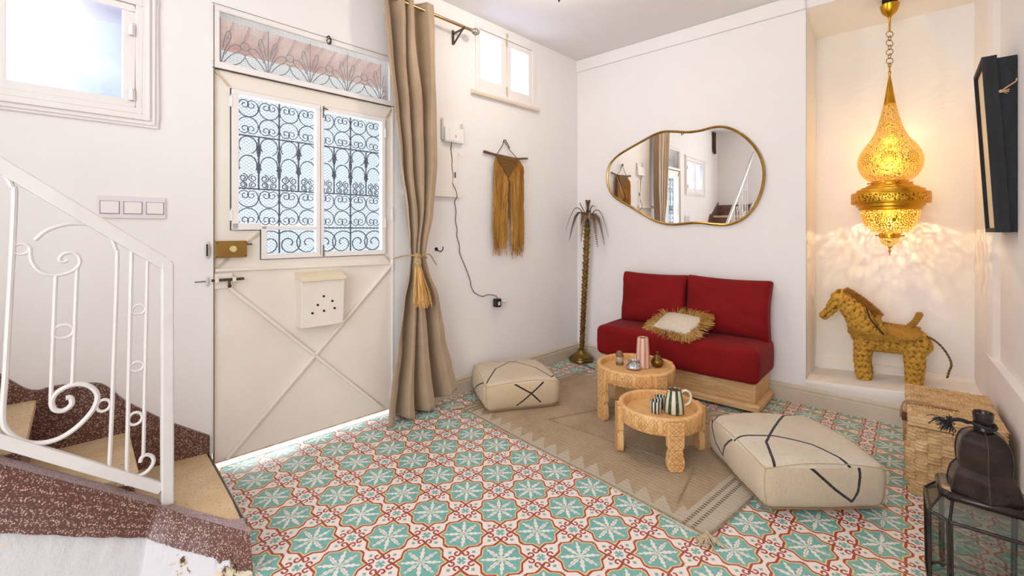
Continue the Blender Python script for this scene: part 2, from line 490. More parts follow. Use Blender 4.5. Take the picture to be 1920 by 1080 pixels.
# ================================================================== BASEBOARDS
BPROF = [(0, 0), (.020, 0), (.020, .082), (.014, .088), (.017, .094), (.017, .104), (.008, .116), (0, .12)]
b1 = MB().prism([(n_, z_) for n_, z_ in BPROF], 0.0, 1.93, ax=0)
o = obj('baseboard_left', b1, BASEM, smooth=0, kind='structure', label='cream moulded baseboard along the door wall', category='baseboard')
o.location = WO; o.rotation_euler = (0, 0, WROT)
b2 = MB().prism([(3.56-n_, z_) for n_, z_ in BPROF], -2.37, .30, ax=0)
obj('baseboard_back', b2, BASEM, smooth=0, kind='structure', label='cream moulded baseboard along the back wall', category='baseboard')
# ================================================================== OUTSIDE
og = MB().box(-9, -2.50, -6, 9, -.08, -.02)
obj('ground', og, M('pale_paving', (226, 220, 212), .8, var=(206, 200, 192), vscale=2), smooth=0, kind='structure', label='pale paving outside the door', category='ground')
aw = wthing('tiled_awning', 'terracotta tiled awning outside above the entrance door, seen through the transom', 'awning', 2.35, -.85, 2.545)
TC = M('terracotta', (216, 138, 114), .8, var=(244, 214, 198), vscale=5, bump=.4, bscale=30)
tm = MB()
for i in range(22):
    s0 = -1.1+i*.1
    tm.tube([(s0, -.30, -.02), (s0, .52, .30)], .052, 8)
obj('roof_tiles', tm, TC, aw)
bk = MB().box(-1.18, 1.18, -.34, -.26, -.09, -.03); bk.box(-1.18, 1.18, .42, .48, .14, .21)
obj('rail', bk, TC, aw, smooth=0)
# ================================================================== WINDOWS
def hinge(parent, s, z, y, h=.045, name='hinge'):
    mb = MB().cyl((s, y, z-h/2), (s, y, z+h/2), .007, 10); mb.ball((s, y, z+h/2+.004), .006, 8, 6)
    mb.box(s-.012, s+.012, y-.01, y-.002, z-h/2, z+h/2)
    return obj(name, mb, WOODW, parent)
def window(name, label, s0, s1, z0, z1, glass, panes, moulded):
    """casement window filling the opening; panes: list of (s0,s1,z0,z1) glass rects"""
    w = wthing(name, label, 'window', s0, 0, z0, kind='structure')
    W_, H_ = s1-s0, z1-z0
    fr = MB(); frame_rect(fr, 0, W_, 0, H_, .022 if moulded else .035, -.10, .012)
    obj('window_frame', fr, WOODW, w, smooth=0, bevel=.003)
    if moulded:
        for k, (wd, y1) in enumerate([(.055, .012), (.038, .022), (.018, .03)]):
            mo = MB(); frame_rect(mo, -wd, W_+wd, -wd, H_+wd, wd if k else .055, -.001, y1)
        mo = MB()
        frame_rect(mo, -.055, W_+.055, -.055, H_+.055, .055, 0, .012)
        frame_rect(mo, -.044, W_+.044, -.044, H_+.044, .010, .010, .020)
        frame_rect(mo, -.026, W_+.026, -.026, H_+.026, .010, .010, .022)
        obj('architrave', mo, WOODW, w, smooth=0, bevel=.003)
    else:
        si = MB().prism([(0, -.028), (.034, -.028), (.040, -.012), (.034, 0), (0, .006)], -.035, W_+.045, ax=0)
        obj('sill', si, M('cream_sill', (232, 216, 200), .5), w, smooth=0)
    for (a, b, c, d) in panes:
        a -= s0; b -= s0; c -= z0; d -= z0
        fw_ = .024 if moulded else .037
        lo, hi = (fw_ if a < W_/2 else W_/2+.002), (W_-fw_ if b > W_/2 else W_/2-.002)
        sa = MB(); 
        sa.box(lo, hi, -.035, .006, fw_, c); sa.box(lo, hi, -.035, .006, d, H_-fw_)
        sa.box(lo, a, -.035, .006, c, d); sa.box(b, hi, -.035, .006, c, d)
        sh = obj('sash', sa, WOODW, w, smooth=0, bevel=.004)
        gl = MB().box(a-.004, b+.004, -.026, -.020, c-.004, d+.004)
        obj('pane', gl, glass, sh, smooth=0)
    return w
wL = window('window_1', 'large frosted casement window above the stairs', 3.180, 4.05, 1.672, 2.1649, FROST,
       [(3.246, 3.574, 1.727, 2.112), (3.658, 3.986, 1.727, 2.112)], True)
for z in (.055, .335): hinge(wL, .036, z+.02, .02)
wR = window('window_2', 'small two-pane frosted window high by the ceiling', .612, 1.268, 2.2, 2.708, FROST,
       [(.689, .892, 2.285, 2.625), (1.006, 1.219, 2.300, 2.655)], False)
bo = MB().cyl((.335, .012, .02), (.335, .012, .10), .005, 8); bo.cyl((.335, .012, .42), (.335, .012, .52), .005, 8)
bo.ball((.335, .014, .50), .010, 8, 6)
obj('bolt', bo, M('chipped_bolt', (190, 172, 140), .5), wR)
# ================================================================== ENTRANCE DOOR
D = wthing('door_1', 'cream sheet-metal entrance door with glazed panels', 'door', DS0, 0, 0, kind='structure')
s_ = lambda s: s-DS0
DW = DS1-DS0
# jamb and transom frame
jm = MB(); frame_rect(jm, 0, DW, 1.950, 2.257, .030, -.09, .006)
jm.box(0, .012, -.09, .004, 0, 1.95); jm.box(DW-.010, DW, -.09, .004, .10, 1.95)
obj('frame', jm, WOODW, D, smooth=0, bevel=.002)
tg = MB().box(.03, DW-.03, -.022, -.016, 1.98, 2.228)
tr = obj('transom_glass', tg, glass_mat('wired_glass', (240, 242, 242), None, .05, .22), D, smooth=0)
gw = MB()
nx, nz = 56, 26
for i in range(nx+1):
    x = .03+(DW-.06)*i/nx; gw.box(x-.0002, x+.0002, -.0195, -.0185, 1.98, 2.228)
for j in range(nz+1):
    z = 1.98+.248*j/nz; gw.box(.03, DW-.03, -.0198, -.0182, z-.0005, z+.0005)
obj('wire_grid', gw, M('glass_wire', (150, 140, 134), .5, .5), tr, smooth=0)
# transom ironwork: fans of petals
ti = MB(); OFF = -.065
def pathx(pts, r=.0024, off=OFF, mb=ti, n=7, sg=6): mb.tube(catmull([(p[0], off, p[1]) for p in pts], n), r, sg)
for k in range(5):
    cx = .055+k*.218
    bz = 1.985
    for sgn in (-1, 1):
        for (dx, h) in ((.045, .185), (.088, .125)):
            pathx([(cx, bz), (cx+sgn*dx*.5, bz+h*.5), (cx+sgn*dx*1.02, bz+h*.82), (cx+sgn*(dx*.85), bz+h), (cx+sgn*dx*.5, bz+h*.86), (cx+sgn*dx*.22, bz+h*.5)])
        pathx([(cx+sgn*.02, bz+.01), (cx+sgn*.08, bz+.03), (cx+sgn*.109, bz+.075), (cx+sgn*.09, bz+.09)])
    pathx([(cx, bz-.01), (cx, bz+.24)], .0026)
    ti.tube([(cx+.109+.02*math.cos(a*PI/8), OFF, bz+.125+.02*math.sin(a*PI/8)) for a in range(16)], .0024, 6, closed=True)
obj('transom_grille', ti, DARK, D)
# leaf panel with the stepped window cut-out
wx0, wx1 = s_(2.005), s_(2.84)
lf = MB()
wallcells(lf, [.013, wx0, s_(2.706), wx1, DW-.012], [.042, 1.018, 1.170, 1.866, 1.943],
          [(wx0, s_(2.706), 1.018, 1.866), (s_(2.706)-.001, wx1, 1.170, 1.866)], -.030, -.008)
leaf = obj('door_leaf', lf, DOORM, D, smooth=0)
# raised seams and braces
br = MB()
strip(br, (.013, .962), (DW-.012, .975), .016, -.010, .006)
obj('brace', br, DOORM, D, smooth=0, bevel=.003)
for p, q in (((s_(2.850), .885), (s_(2.03), .070)), ((s_(2.862), .050), (s_(1.950), .962))):
    b = MB(); strip(b, p, q, .016, -.009, .012); obj('brace', b, DOORM, D, smooth=0, bevel=.004)
for p, q in (((s_(2.706)+.01, 1.155), (DW-.02, .985)), ((DW-.014, 1.935), (wx1+.01, 1.874)), ((.016, 1.935), (wx0-.01, 1.874)), ((wx0, 1.01), (.02, .97))):
    b = MB(); strip(b, p, q, .007, -.009, 0.002); obj('corner_seam', b, M('seam', (206, 186, 160), .6), D, smooth=0)
# rust line where the leaf meets the frame
rs = MB(); rs.box(.012, DW-.01, -.011, -.0065, 1.9425, 1.9475); rs.box(.012, DW-.01, -.011, -.0065, .0415, .0485)
rs.box(DW-.0135, DW-.0105, -.012, -.0065, .05, 1.94)
obj('leaf_edge', rs, RUST, D, smooth=0)
# casements
cf = MB()
def cell_frame(mb, y0, y1):
    a, b, n = wx0+.001, wx1-.001, s_(2.706)
    mb.box(a, b, y0, y1, 1.840, 1.865)
    mb.box(a, s_(2.03), y0, y1, 1.044, 1.84); mb.box(s_(2.387), s_(2.431), y0, y1, 1.044, 1.84)
    mb.box(s_(2.809), b, y0, y1, 1.171, 1.84)
    mb.box(a, n, y0, y1, 1.019, 1.044); mb.box(s_(2.681), n, y0, y1, 1.044, 1.190)
    mb.box(n, b, y0, y1, 1.171, 1.204); mb.box(s_(2.431), n, y0, y1, 1.172, 1.190)
    return mb
cell_frame(cf, -.028, .008)
obj('casement_frame', cf, WOODW, D, smooth=0, bevel=.003)
for a, b, c, d in ((2.431, 2.809, 1.204, 1.84), (2.431, 2.681, 1.044, 1.172), (2.03, 2.387, 1.044, 1.84)):
    g_ = MB().box(s_(a)-.003, s_(b)+.003, -.018, -.013, c-.003, d+.003)
    obj('pane', g_, GLASS, D, smooth=0)
# expanded-metal mesh behind the glass
em = MB()
def strands(a, b, c, d):
    cw, ch = .0116, .0168
    n = int((b-a)/cw)+1; m_ = int((d-c)/(ch/2))
    for i in range(n):
        for ph in (0, 1):
            if ph: continue
            xs = a+i*cw
            pts = []
            for j in range(m_+1):
                zz = c+j*ch/2
                xq = min(max(xs+(cw*.5 if (j+i*1) % 2 else 0), a), b)
                pts.append((xq, zz)); pts.append((xq, min(zz+ch*.30, d)))
            for p, q in zip(pts, pts[1:]):
                w = .0014 if abs(p[0]-q[0]) < 1e-6 else .0006
                k = em.addv([(p[0]-w, -.034, p[1]), (p[0]+w, -.034, p[1]), (q[0]+w, -.034, q[1]), (q[0]-w, -.034, q[1]),
                             (p[0]-w*.4, -.036, p[1]), (p[0]+w*.4, -.036, p[1]), (q[0]+w*.4, -.036, q[1]), (q[0]-w*.4, -.036, q[1])])
                em.face((k, k+1, k+2, k+3)); em.face((k+7, k+6, k+5, k+4)); em.face((k, k+3, k+7, k+4)); em.face((k+1, k+5, k+6, k+2))
strands(s_(2.431), s_(2.809), 1.204, 1.84); strands(s_(2.431), s_(2.681), 1.044, 1.172); strands(s_(2.03), s_(2.387), 1.044, 1.84)
obj('wire_mesh', em, M('mesh_wire', (118, 122, 130), .6, .2), D, smooth=0)
# wrought-iron grille
gr = MB(); GO = -.062
def gt(pts, r=.0042): gr.tube(pts, r*.8, 6)
def gs(cx, cz, r0, r1, a0, a1, r=.0029): gr.tube(spiral((cx, cz), r0, r1, a0, a1, 22, off=GO), r, 5)
gx0, gx1 = wx0+.01, wx1-.005
for z in (1.655, 1.383, 1.182): gt([(gx0, GO, z), (gx1, GO, z)], .0055)
c0 = s_(2.600)
for k in (-3, -2, -1, 0, 1):
    x = c0+k*.2
    if x < gx0 or x > gx1: continue
    gt([(x, GO, 1.0 if x < s_(2.706) else 1.17), (x, GO, 1.86)], .0058)
    gr.ball((x, GO, 1.56), .011, 8, 6, (1, .7, 3.4)); gr.ball((x, GO, 1.47), .010, 8, 6, (1, .7, 3.4))
for k in range(-6, 3):
    xm = c0+.05+k*.1     # centre of each narrow bay
    if xm < gx0+.02 or xm > gx1-.02: continue
    if k % 2: pass
    xe = xm+.05
    if abs(((xe-c0)/.2)-round((xe-c0)/.2)) > .2 and xe < gx1:
        gt([(xe, GO, 1.383), (xe, GO, 1.655)], .006); gr.ball((xe, GO, 1.58), .011, 8, 6, (1, .7, 3)); gr.ball((xe, GO, 1.49), .010, 8, 6, (1, .7, 3))
    sg = 1 if k % 2 else -1
    # top and lower-middle zones: facing C-scrolls
    for zc, fl in ((1.80, 1), (1.705, -1), (1.335, 1), (1.235, -1)):
        gr.tube([(xm+.048*math.cos(a), GO, zc+.047*math.sin(a)) for a in [PI*.5*fl+sg*.9+sg*(2*PI-1.8)*i/26 for i in range(27)]], .0029, 5)
        for q_ in (1, -1):
            a_ = PI*.5*fl+q_*.9; ex_, ez_ = xm+.048*math.cos(a_), zc+.047*math.sin(a_)
            gs(xm+(.021*math.cos(a_)+.0), zc+.024*math.sin(a_), .025, .006, a_, a_-q_*PI*2.4, .0026)
    # middle zone: arches over small spirals
    gr.tube([(xm+.042*math.cos(a), GO, 1.607+.045*math.sin(a)) for a in [(-.7+2*PI*i/20) for i in range(17)]], .0034, 5)
    gr.tube([(xm+.042*math.cos(a), GO, 1.505+.05*math.sin(a)) for a in [(-.5+(PI+1)*i/16) for i in range(17)]], .0034, 5)
    for sx in (-1, 1):
        gs(xm+sx*.022, 1.438, .021, .006, PI/2, PI/2+sx*PI*3, .003); gs(xm+sx*.022, 1.402, .018, .006, -PI/2, -PI/2-sx*PI*3, .003)
    # bottom zone
    if xm < s_(2.706)+.02: 
        gs(xm, 1.095, .075, .012, PI*(.25 if sg > 0 else .75), PI*(.25 if sg > 0 else .75)+sg*PI*3, .0036)
obj('iron_grille', gr, DARK, D)
for zz in (1.80, 1.24):
    hinge(D, wx1-.001, zz, .004, .05); hinge(D, wx0+.001, zz-.03, .004, .05)
la = MB()
for z0_, z1_ in ((1.80, 1.862), (1.022, 1.085)):
    la.cyl((s_(2.392), .012, z0_), (s_(2.392), .012, z1_), .004, 8)
la.cyl((s_(2.392), .014, 1.852), (s_(2.37), .022, 1.847), .004, 8)
obj('casement_bolt', la, M('tarnished_bolt', (110, 96, 78), .5, .6), D)
# rim lock
lk = MB().box(s_(2.779), s_(2.915), -.008, .034, 1.035, 1.116)
lo = obj('rim_lock', lk, M('gold_painted_lock', (150, 112, 44), .38, .35, var=(138, 100, 38), vscale=12), D, smooth=0, bevel=.004, label='gold rim lock')
kn = MB().lathe([(.0001, 0), (.016, 0), (.017, .004), (.012, .009), (.0001, .009)], 20, T=Matrix.Translation((s_(2.840), .034, 1.076)) @ Matrix.Rotation(-PI/2, 4, 'X'))
obj('lock_cylinder', kn, M('pale_brass', (226, 206, 150), .3, .7), lo)
kk = MB()
kk.cyl((s_(2.779), .016, 1.098), (s_(2.757), .016, 1.098), .004, 8); kk.ball((s_(2.757), .016, 1.098), .006, 8, 6)
for x, z in ((2.787, 1.108), (2.787, 1.043), (2.907, 1.108), (2.907, 1.043)): kk.ball((s_(x), .034, z), .0035, 8, 6)
obj('lock_screws', kk, M('screw_brass', (128, 92, 44), .4, .7), lo)
# slide bolt
bp = MB().box(s_(2.835), s_(2.917), -.008, .004, .885, .958)
bpo = obj('bolt_plate', bp, DOORM, D, smooth=0, bevel=.002)
br_ = MB().cyl((s_(2.925), .016, .928), (s_(2.789), .016, .928), .0065, 10)
br_.cyl((s_(2.853), .016, .925), (s_(2.853), .024, .900), .006, 8); br_.ball((s_(2.853), .025, .897), .009, 8, 6)
obj('slide_bolt', br_, M('dark_worn_bolt', (62, 46, 36), .45, .6, var=(104, 84, 66), vscale=50), bpo)
ke = MB()
for x in (2.905, 2.832): ke.box(s_(x)-.008, s_(x)+.008, .004, .026, .917, .940)
obj('bolt_keeper', ke, DOORM, bpo, smooth=0, bevel=.002)
# keeper on the wall beside the door
for zz, h, nm in ((1.073, .085, 'lock_keeper'), (.925, .05, 'bolt_socket')):
    k_ = thing(nm, {'lock_keeper': 'white oval metal keeper with a dark slot on the wall beside the gold lock', 'bolt_socket': 'small round white socket on the wall beside the slide bolt'}[nm], 'keeper', wpt(2.94, 0, zz), WROT)
    obj('plate', MB().ball((0, .004, 0), h/2, 16, 8, (.30, .22, 1)), WHITE, k_)
    obj('slot', MB().box(.000, .006, .004, .0155, -h*.33, h*.33) if h > .06 else MB().cyl((0, .004, 0), (.05, .006, 0), .002, 6), DARK, k_, smooth=0)
# hinges of the leaf at the right edge
for z in (1.27, .95, .12): hinge(D, .012, z, .006, .07)
# ---- mailbox on the door
mx0, mx1, mz0, mz1 = s_(2.302), s_(2.530), .645, .905
mbx = MB().hexa([(mx0, -.008, mz0), (mx1, -.008, mz0), (mx0, .062, mz0), (mx1, .062, mz0), (mx0-.003, -.008, mz1), (mx1+.003, -.008, mz1), (mx0-.003, .075, mz1), (mx1+.003, .075, mz1)])
mbo = obj('letter_box', mbx, DOORM, D, smooth=0, bevel=.003, label='cream letter box with six holes')
ld = MB().prism([(-.008, mz1), (.086, mz1-.012), (.086, mz1+.004), (-.008, mz1+.036)], mx0-.010, mx1+.010, ax=0)
obj('lid', ld, M('cream_lid', (230, 214, 184), .45), mbo, smooth=0, bevel=.002)
hl = MB()
cxm, hw = (mx0+mx1)/2, .228
for fx, fz in ((.50, .70), (.36, .53), (.71, .58), (.24, .37), (.51, .39), (.77, .42)):
    x = mx1-hw*fx+.0; z = mz0+.26*fz-.02
    hl.cyl((x, .055, z), (x, .0765-.01*(1-fz)+.0005, z), .0058, 12)
obj('vent_holes', hl, M('hole_black', (14, 12, 12), .9), mbo)
hs = MB().cyl((mx0+.02, .068, mz0+.004), (mx1-.02, .068, mz0+.004), .004, 8)
obj('hinge_rod', hs, DOORM, mbo)
# transom latch
tl = MB()
tl.tube([(s_(2.372), .004, 2.258), (s_(2.365), .02, 2.262), (s_(2.355), .022, 2.245), (s_(2.358), .022, 2.222), (s_(2.368), .02, 2.225)], .004, 8)
tl.tube([(s_(2.365)+.012*math.cos(a*PI/8), .02, 2.232+.016*math.sin(a*PI/8)) for a in range(16)], .0025, 6, closed=True)
obj('transom_ring', tl, DARK, D)
# threshold
th = MB().box(.0, DW, -.14, -.034, -.02, .002)
obj('threshold', th, M('worn_threshold', (232, 226, 220), .6, var=(206, 196, 186), vscale=14), D, smooth=0)
# light green seam at the jamb
# ================================================================== STAIRS
gp = MB()
for a, b, c, d in ((wx0-.004, wx0, 1.02, 1.868), (wx1, wx1+.004, 1.168, 1.868), (wx0, wx1, 1.8655, 1.8685), (s_(2.706), s_(2.706)+.004, 1.018, 1.169), (s_(2.706), wx1+.003, 1.1665, 1.1700), (wx0, s_(2.706)+.003, 1.0155, 1.0185), (s_(2.408)-.0012, s_(2.408)+.0012, 1.03, 1.86)):
    gp.box(a, b, -.0095, -.0062 if b-a > .003 else .0086, c, d)
gp.box(.0, DW, -.0095, .0064, 1.9462, 1.9488)
obj('casement_gap', gp, M('dark_gap', (74, 70, 62), .9), D, smooth=0)
gp2 = MB().box(DW-.0085, DW-.0045, -.010, .0065, .05, 2.25); gp2.box(.0, DW, -.01, .0068, 2.2545, 2.2572)
obj('leaf_gap', gp2, M('olive_gap', (112, 112, 84), .9), D, smooth=0)
ST = thing('staircase', 'curved terrazzo staircase rising along the door wall', 'stairs', (-2.2, .3, 0), kind='structure')
SL = Vector((-2.2, .3, 0))
def sp_(p): return tuple(Vector(p)-SL)
zs = [(.56, .13), (.328, .305), (.055, .515)]+[(.055-.27*j, .515+.2*j) for j in range(1, 5)]
def xwall(y): return -2.355+.05*(y-3.56)
t1 = MB()
# first tread: flared outline
out = [(-2.497, .62, .112), (-2.2, .592, .124), (-1.95, .568, .134), (-1.77, .545, .143)]
t1pts = out+[(-1.80, .495, .146), (-1.90, .435, .150), (-1.99, .37, .150), (-2.06, .325, .15), (-2.52, .325, .13)]
k = t1.addv([sp_((x, y, z)) for x, y, z in t1pts]+[sp_((x, y, 0)) for x, y, z in t1pts]); n = len(t1pts)
t1.face([k+i for i in range(n)]); 
for i in range(n): t1.face((k+i, k+(i+1) % n, k+n+(i+1) % n, k+n+i))
obj('tread', t1, TREAD, ST, smooth=0, bevel=.004)
for j in range(1, len(zs)):
    y0, z = zs[j]; y1 = zs[j+1][0] if j+1 < len(zs) else -1.345
    q = MB(); yb = y1-.02
    q.hexa([sp_(p) for p in [(xwall(y0), y0+.012, z-.035), (-2.06, y0-.022, z-.035), (xwall(yb), yb, z-.035), (-2.06, yb, z-.035),
            (xwall(y0), y0+.012, z), (-2.06, y0-.022, z), (xwall(yb), yb, z), (-2.06, yb, z)]])
    obj('tread', q, TREAD, ST, smooth=0, bevel=.005)
    zp = zs[j-1][1]
    q = MB().hexa([sp_(p) for p in [(xwall(y0), y0, 0), (-2.06, y0-.035, 0), (xwall(y0), yb, 0), (-2.06, yb, 0),
            (xwall(y0), y0, z-.034), (-2.06, y0-.035, z-.034), (xwall(y0), yb, z-.034), (-2.06, yb, z-.034)]])
    obj('riser', q, TERR, ST, smooth=0)
# stringer: brown terrazzo curb over a white plastered side that swells out at the foot
colA = [((-1.655, .535, .150), (-1.652, .542, .035), (-1.655, .545, 0)), ((-1.80, .470, .152), (-1.775, .455, .060), (-1.765, .44, 0)),
        ((-1.907, .414, .160), (-1.872, .375, .085), (-1.855, .355, 0)), ((-1.965, .343, .203), (-1.945, .31, .120), (-1.90, .28, 0)),
        ((-1.97, -.02, .4875), (-1.95, -.02, .300), (-1.93, -.02, 0)), ((-1.97, -1.35, 1.525), (-1.955, -1.35, 1.34), (-1.95, -1.35, 0))]
def colat(t):
    n = len(colA)-1; f = min(t*n, n-1e-6); i = int(f); u = f-i
    A = [Vector(p) for p in colA[i]]; B = [Vector(p) for p in colA[i+1]]
    return [A[m_].lerp(B[m_], u) for m_ in range(3)]
NS = 150
def tpar(i):   # denser near the foot
    return (i/NS)
jit = [R.uniform(-1, 1) for _ in range(NS+1)]
jit = [(jit[i]*.5+jit[max(i-1, 0)]*.25+jit[min(i+1, NS)]*.25) for i in range(NS+1)]
fa = MB(); fb = MB()
def sidepts(i):
    t = tpar(i); a, m_, b_ = colat(t)
    amp = .022 if t < .2 else .004
    m_ = m_+Vector((0, 0, jit[i]*amp*(1.6 if t < .12 else 1)))
    return a, m_, b_
rows = [sidepts(i) for i in range(NS+1)]
k = fa.addv([sp_(p) for r_ in rows for p in (r_[0]+Vector((-.085, 0, 0)), r_[0]+Vector((-.006, 0, .001)), r_[0]+Vector((.002, 0, -.006)), r_[1]+Vector((.006, 0, 0)), r_[1]+Vector((-.01, 0, -.004)))])
for i in range(NS):
    for j in range(4): fa.face((k+i*5+j, k+(i+1)*5+j, k+(i+1)*5+j+1, k+i*5+j+1))
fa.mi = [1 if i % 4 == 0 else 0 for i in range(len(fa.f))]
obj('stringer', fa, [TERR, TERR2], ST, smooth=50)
k = fb.addv([sp_(p) for r_ in rows for p in (r_[1]+Vector((-.012, 0, .012)), r_[1]+Vector((-.004, 0, 0)), r_[1].lerp(r_[2], .5)+Vector((.003, 0, 0)), r_[2])])
for i in range(NS):
    for j in range(3): fb.face((k+i*4+j, k+(i+1)*4+j, k+(i+1)*4+j+1, k+i*4+j+1))
# end face of the first step
e = [(-1.655, .545, 0), (-2.497, .63, 0), (-2.497, .63, .108), (-1.75, .557, .139), (-1.655, .540, .06)]
k = fb.addv([sp_(p) for p in e]); fb.face([k+i for i in range(5)])
def flake():
    m, nt, b = base_mat('flaking_white_plaster', (226, 220, 216), .8)
    v = coords(nt); x, y, z = xyz(nt)
    t = tex(nt, 'noise', v, 9, 6, .7); t2 = tex(nt, 'noise', v, 26, 5, .7)
    near = ((y-.02)*5.0).clamp()*((z*-7+1.0).clamp())
    f = (E(nt, t.outputs[0])+near*.32).gt(.66)
    c = mixc(nt, f, lin((203, 198, 200)), ramp(nt, t2.outputs[0], [(.42, lin((70, 56, 44))), (.5, lin((206, 186, 158))), (.7, lin((222, 206, 184)))]))
    nt.l.new(c, b.inputs['Base Color'])
    nt.l.new(bumpn(nt, E(nt, t.outputs[0])+E(nt, t2.outputs[0])*.5, .6, .01), b.inputs['Normal'])
    return m
obj('stair_side', fb, flake(), ST, smooth=50)
# curb top round the foot of the newel
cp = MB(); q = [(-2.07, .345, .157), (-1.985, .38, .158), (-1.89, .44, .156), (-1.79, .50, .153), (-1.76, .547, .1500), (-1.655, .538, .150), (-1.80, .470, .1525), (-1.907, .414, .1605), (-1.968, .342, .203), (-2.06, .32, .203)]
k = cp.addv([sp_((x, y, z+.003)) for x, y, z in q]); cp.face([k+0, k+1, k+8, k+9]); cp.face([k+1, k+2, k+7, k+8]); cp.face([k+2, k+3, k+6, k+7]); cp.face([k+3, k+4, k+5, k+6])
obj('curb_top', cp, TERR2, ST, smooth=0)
# skirting along the door wall: stepped top
skp = [(2.932, .193), (3.083, .303), (3.146, .357), (3.236, .44), (3.285, .505), (3.328, .538), (3.444, .555), (3.509, .553), (3.59, .635)]
sk = MB()
top = list(skp)
for j in range(1, 4):
    top += [(a+.27*j*1.0+.12*0, b+.2*j) for a, b in [(3.50-.0, .64), (3.57, .72), (3.62, .745), (3.70, .75)]]
top = [p for i, p in enumerate(sorted(top)) ]
top = top+[(4.92, 1.56)]
tops = catmull([(a, b, 0) for a, b in top], 3)
k = sk.addv([q_ for p in tops for q_ in ((p.x, .0, max(p.y-.45, 0)), (p.x, .014, max(p.y-.45, 0)), (p.x, .014, p.y-.003), (p.x, .0, p.y))])
for i in range(len(tops)-1):
    for j in range(3): sk.face((k+i*4+j, k+(i+1)*4+j, k+(i+1)*4+j+1, k+i*4+j+1))
sko = obj('skirting', sk, TERR, None, smooth=30)
sko.matrix_world = Matrix.Translation(WO) @ Matrix.Rotation(WROT, 4, 'Z')
sko.parent = ST; sko.matrix_parent_inverse = Matrix.Translation(-SL)
q = MB().box(-2.59, -1.99, -1.35, -1.332, 1.30, 1.50); obj('landing_skirting', MB().box(-.39, .21, -1.65, -1.632, 1.30, 1.50), TERR, ST, smooth=0)
# ================================================================== STAIR RAILING
RL = thing('stair_railing', 'white wrought-iron stair railing with scrolls and a sloping flat handrail', 'railing', (-2.0, .36, .17))
def rp(y, z): return (0, y-.36, z-.17)
SLP = -.775
ht = MB()
def flatbar(mb, pts, w, t):
    for (a, b) in zip(pts, pts[1:]):
        a = Vector(a); b = Vector(b); d_ = (b-a).normalized(); n_ = Vector((-d_.y, d_.x))
        mb.prism([a+n_*w/2, b+n_*w/2, b-n_*w/2, a-n_*w/2], -t/2, t/2, ax=0)
YT = -1.28
ytop = lambda y: 1.040+(.378-y)*.80
ybot = lambda y: .262+(.34-y)*.80
hb = MB(); flatbar(hb, [(YT-.36, ytop(YT)-.17), (.018-.0, ytop(.378)-.17-.0)], .042, .030)
obj('handrail', hb, WHITE, RL, smooth=0, bevel=.004)
nw = MB().box(-.016, .016, -.003, .034, .012, ytop(.378)-.17+.012)
obj('newel_post', nw, WHITE, RL, smooth=0, bevel=.005)
bb = MB(); flatbar(bb, [(YT-.36, ybot(YT)-.17), (0, ybot(.36)-.17)], .036, .022)
obj('bottom_rail', bb, WHITE, RL, smooth=0, bevel=.003)
def bar(pts, r=.0065, n=8, name='baluster', closed=False, sm=True):
    P_ = [rp(*p) for p in pts]
    obj(name, MB().tube(catmull(P_, n, closed) if sm else P_, r, 8, closed=closed), WHITE, RL)
for k in range(3):
    dy, dz = -.432*k, .345*k
    sh = lambda pts: [(y+dy, z+dz) for y, z in pts]
    bar(sh([(-.055, 1.36), (-.022, 1.345), (.002, 1.30), (.008, 1.24), (-.008, .78), (-.015, .62), (-.003, .568), (.030, .528), (.066, .512), (.105, .514), (.145, .538), (.180, .580), (.191, .622), (.176, .655), (.150, .672), (.122, .672), (.096, .657), (.086, .634), (.092, .607), (.112, .598), (.130, .612), (.128, .634), (.117, .636)]), .0075, 6, 'scroll')
    bar(sh([(.050, 1.137), (.078, 1.168), (.125, 1.187), (.175, 1.184), (.215, 1.158), (.236, 1.105), (.240, 1.045), (.228, .60), (.220, .37)]), .006, 6, 'scroll')
    bar(sh([(.040, 1.115), (.043, 1.075), (.061, 1.040), (.095, 1.026), (.131, 1.036), (.149, 1.060), (.145, 1.085), (.128, 1.096), (.110, 1.090), (.103, 1.075), (.111, 1.067), (.122, 1.072)]), .0055, 6, 'scroll')
    bar(sh([(.095, 1.026), (.084, .640)]), .0055, 4); bar(sh([(.143, 1.045), (.132, .676)]), .0055, 4)
    bar(sh([(.278, 1.106), (.2655, .360), (.270, .335), (.290, .318), (.318, .322), (.336, .345), (.334, .368), (.318, .382), (.304, .376), (.301, .362)]), .0062, 6, 'scroll')
    bar(sh([(.321, 1.077), (.309, .376)]), .0055, 4)
    for (cy, cz, a_, b_) in ((.022, 1.111, .017, .016), (.112, .848, .024, .021), (.297, .893, .019, .016), (.292, .697, .019, .016), (.287, .518, .019, .021), (.206, .587, .017, .019)):
        cyy, czz = cy+dy, cz+dz
        obj('ring', MB().tube([rp(cyy+a_*math.cos(i*PI/10), czz+b_*math.sin(i*PI/10)) for i in range(20)], .0048, 7, closed=True), WHITE, RL)
    if k: bar([(.39+dy, ybot(.39+dy)), (.39+dy, ytop(.39+dy))], .009, 2)
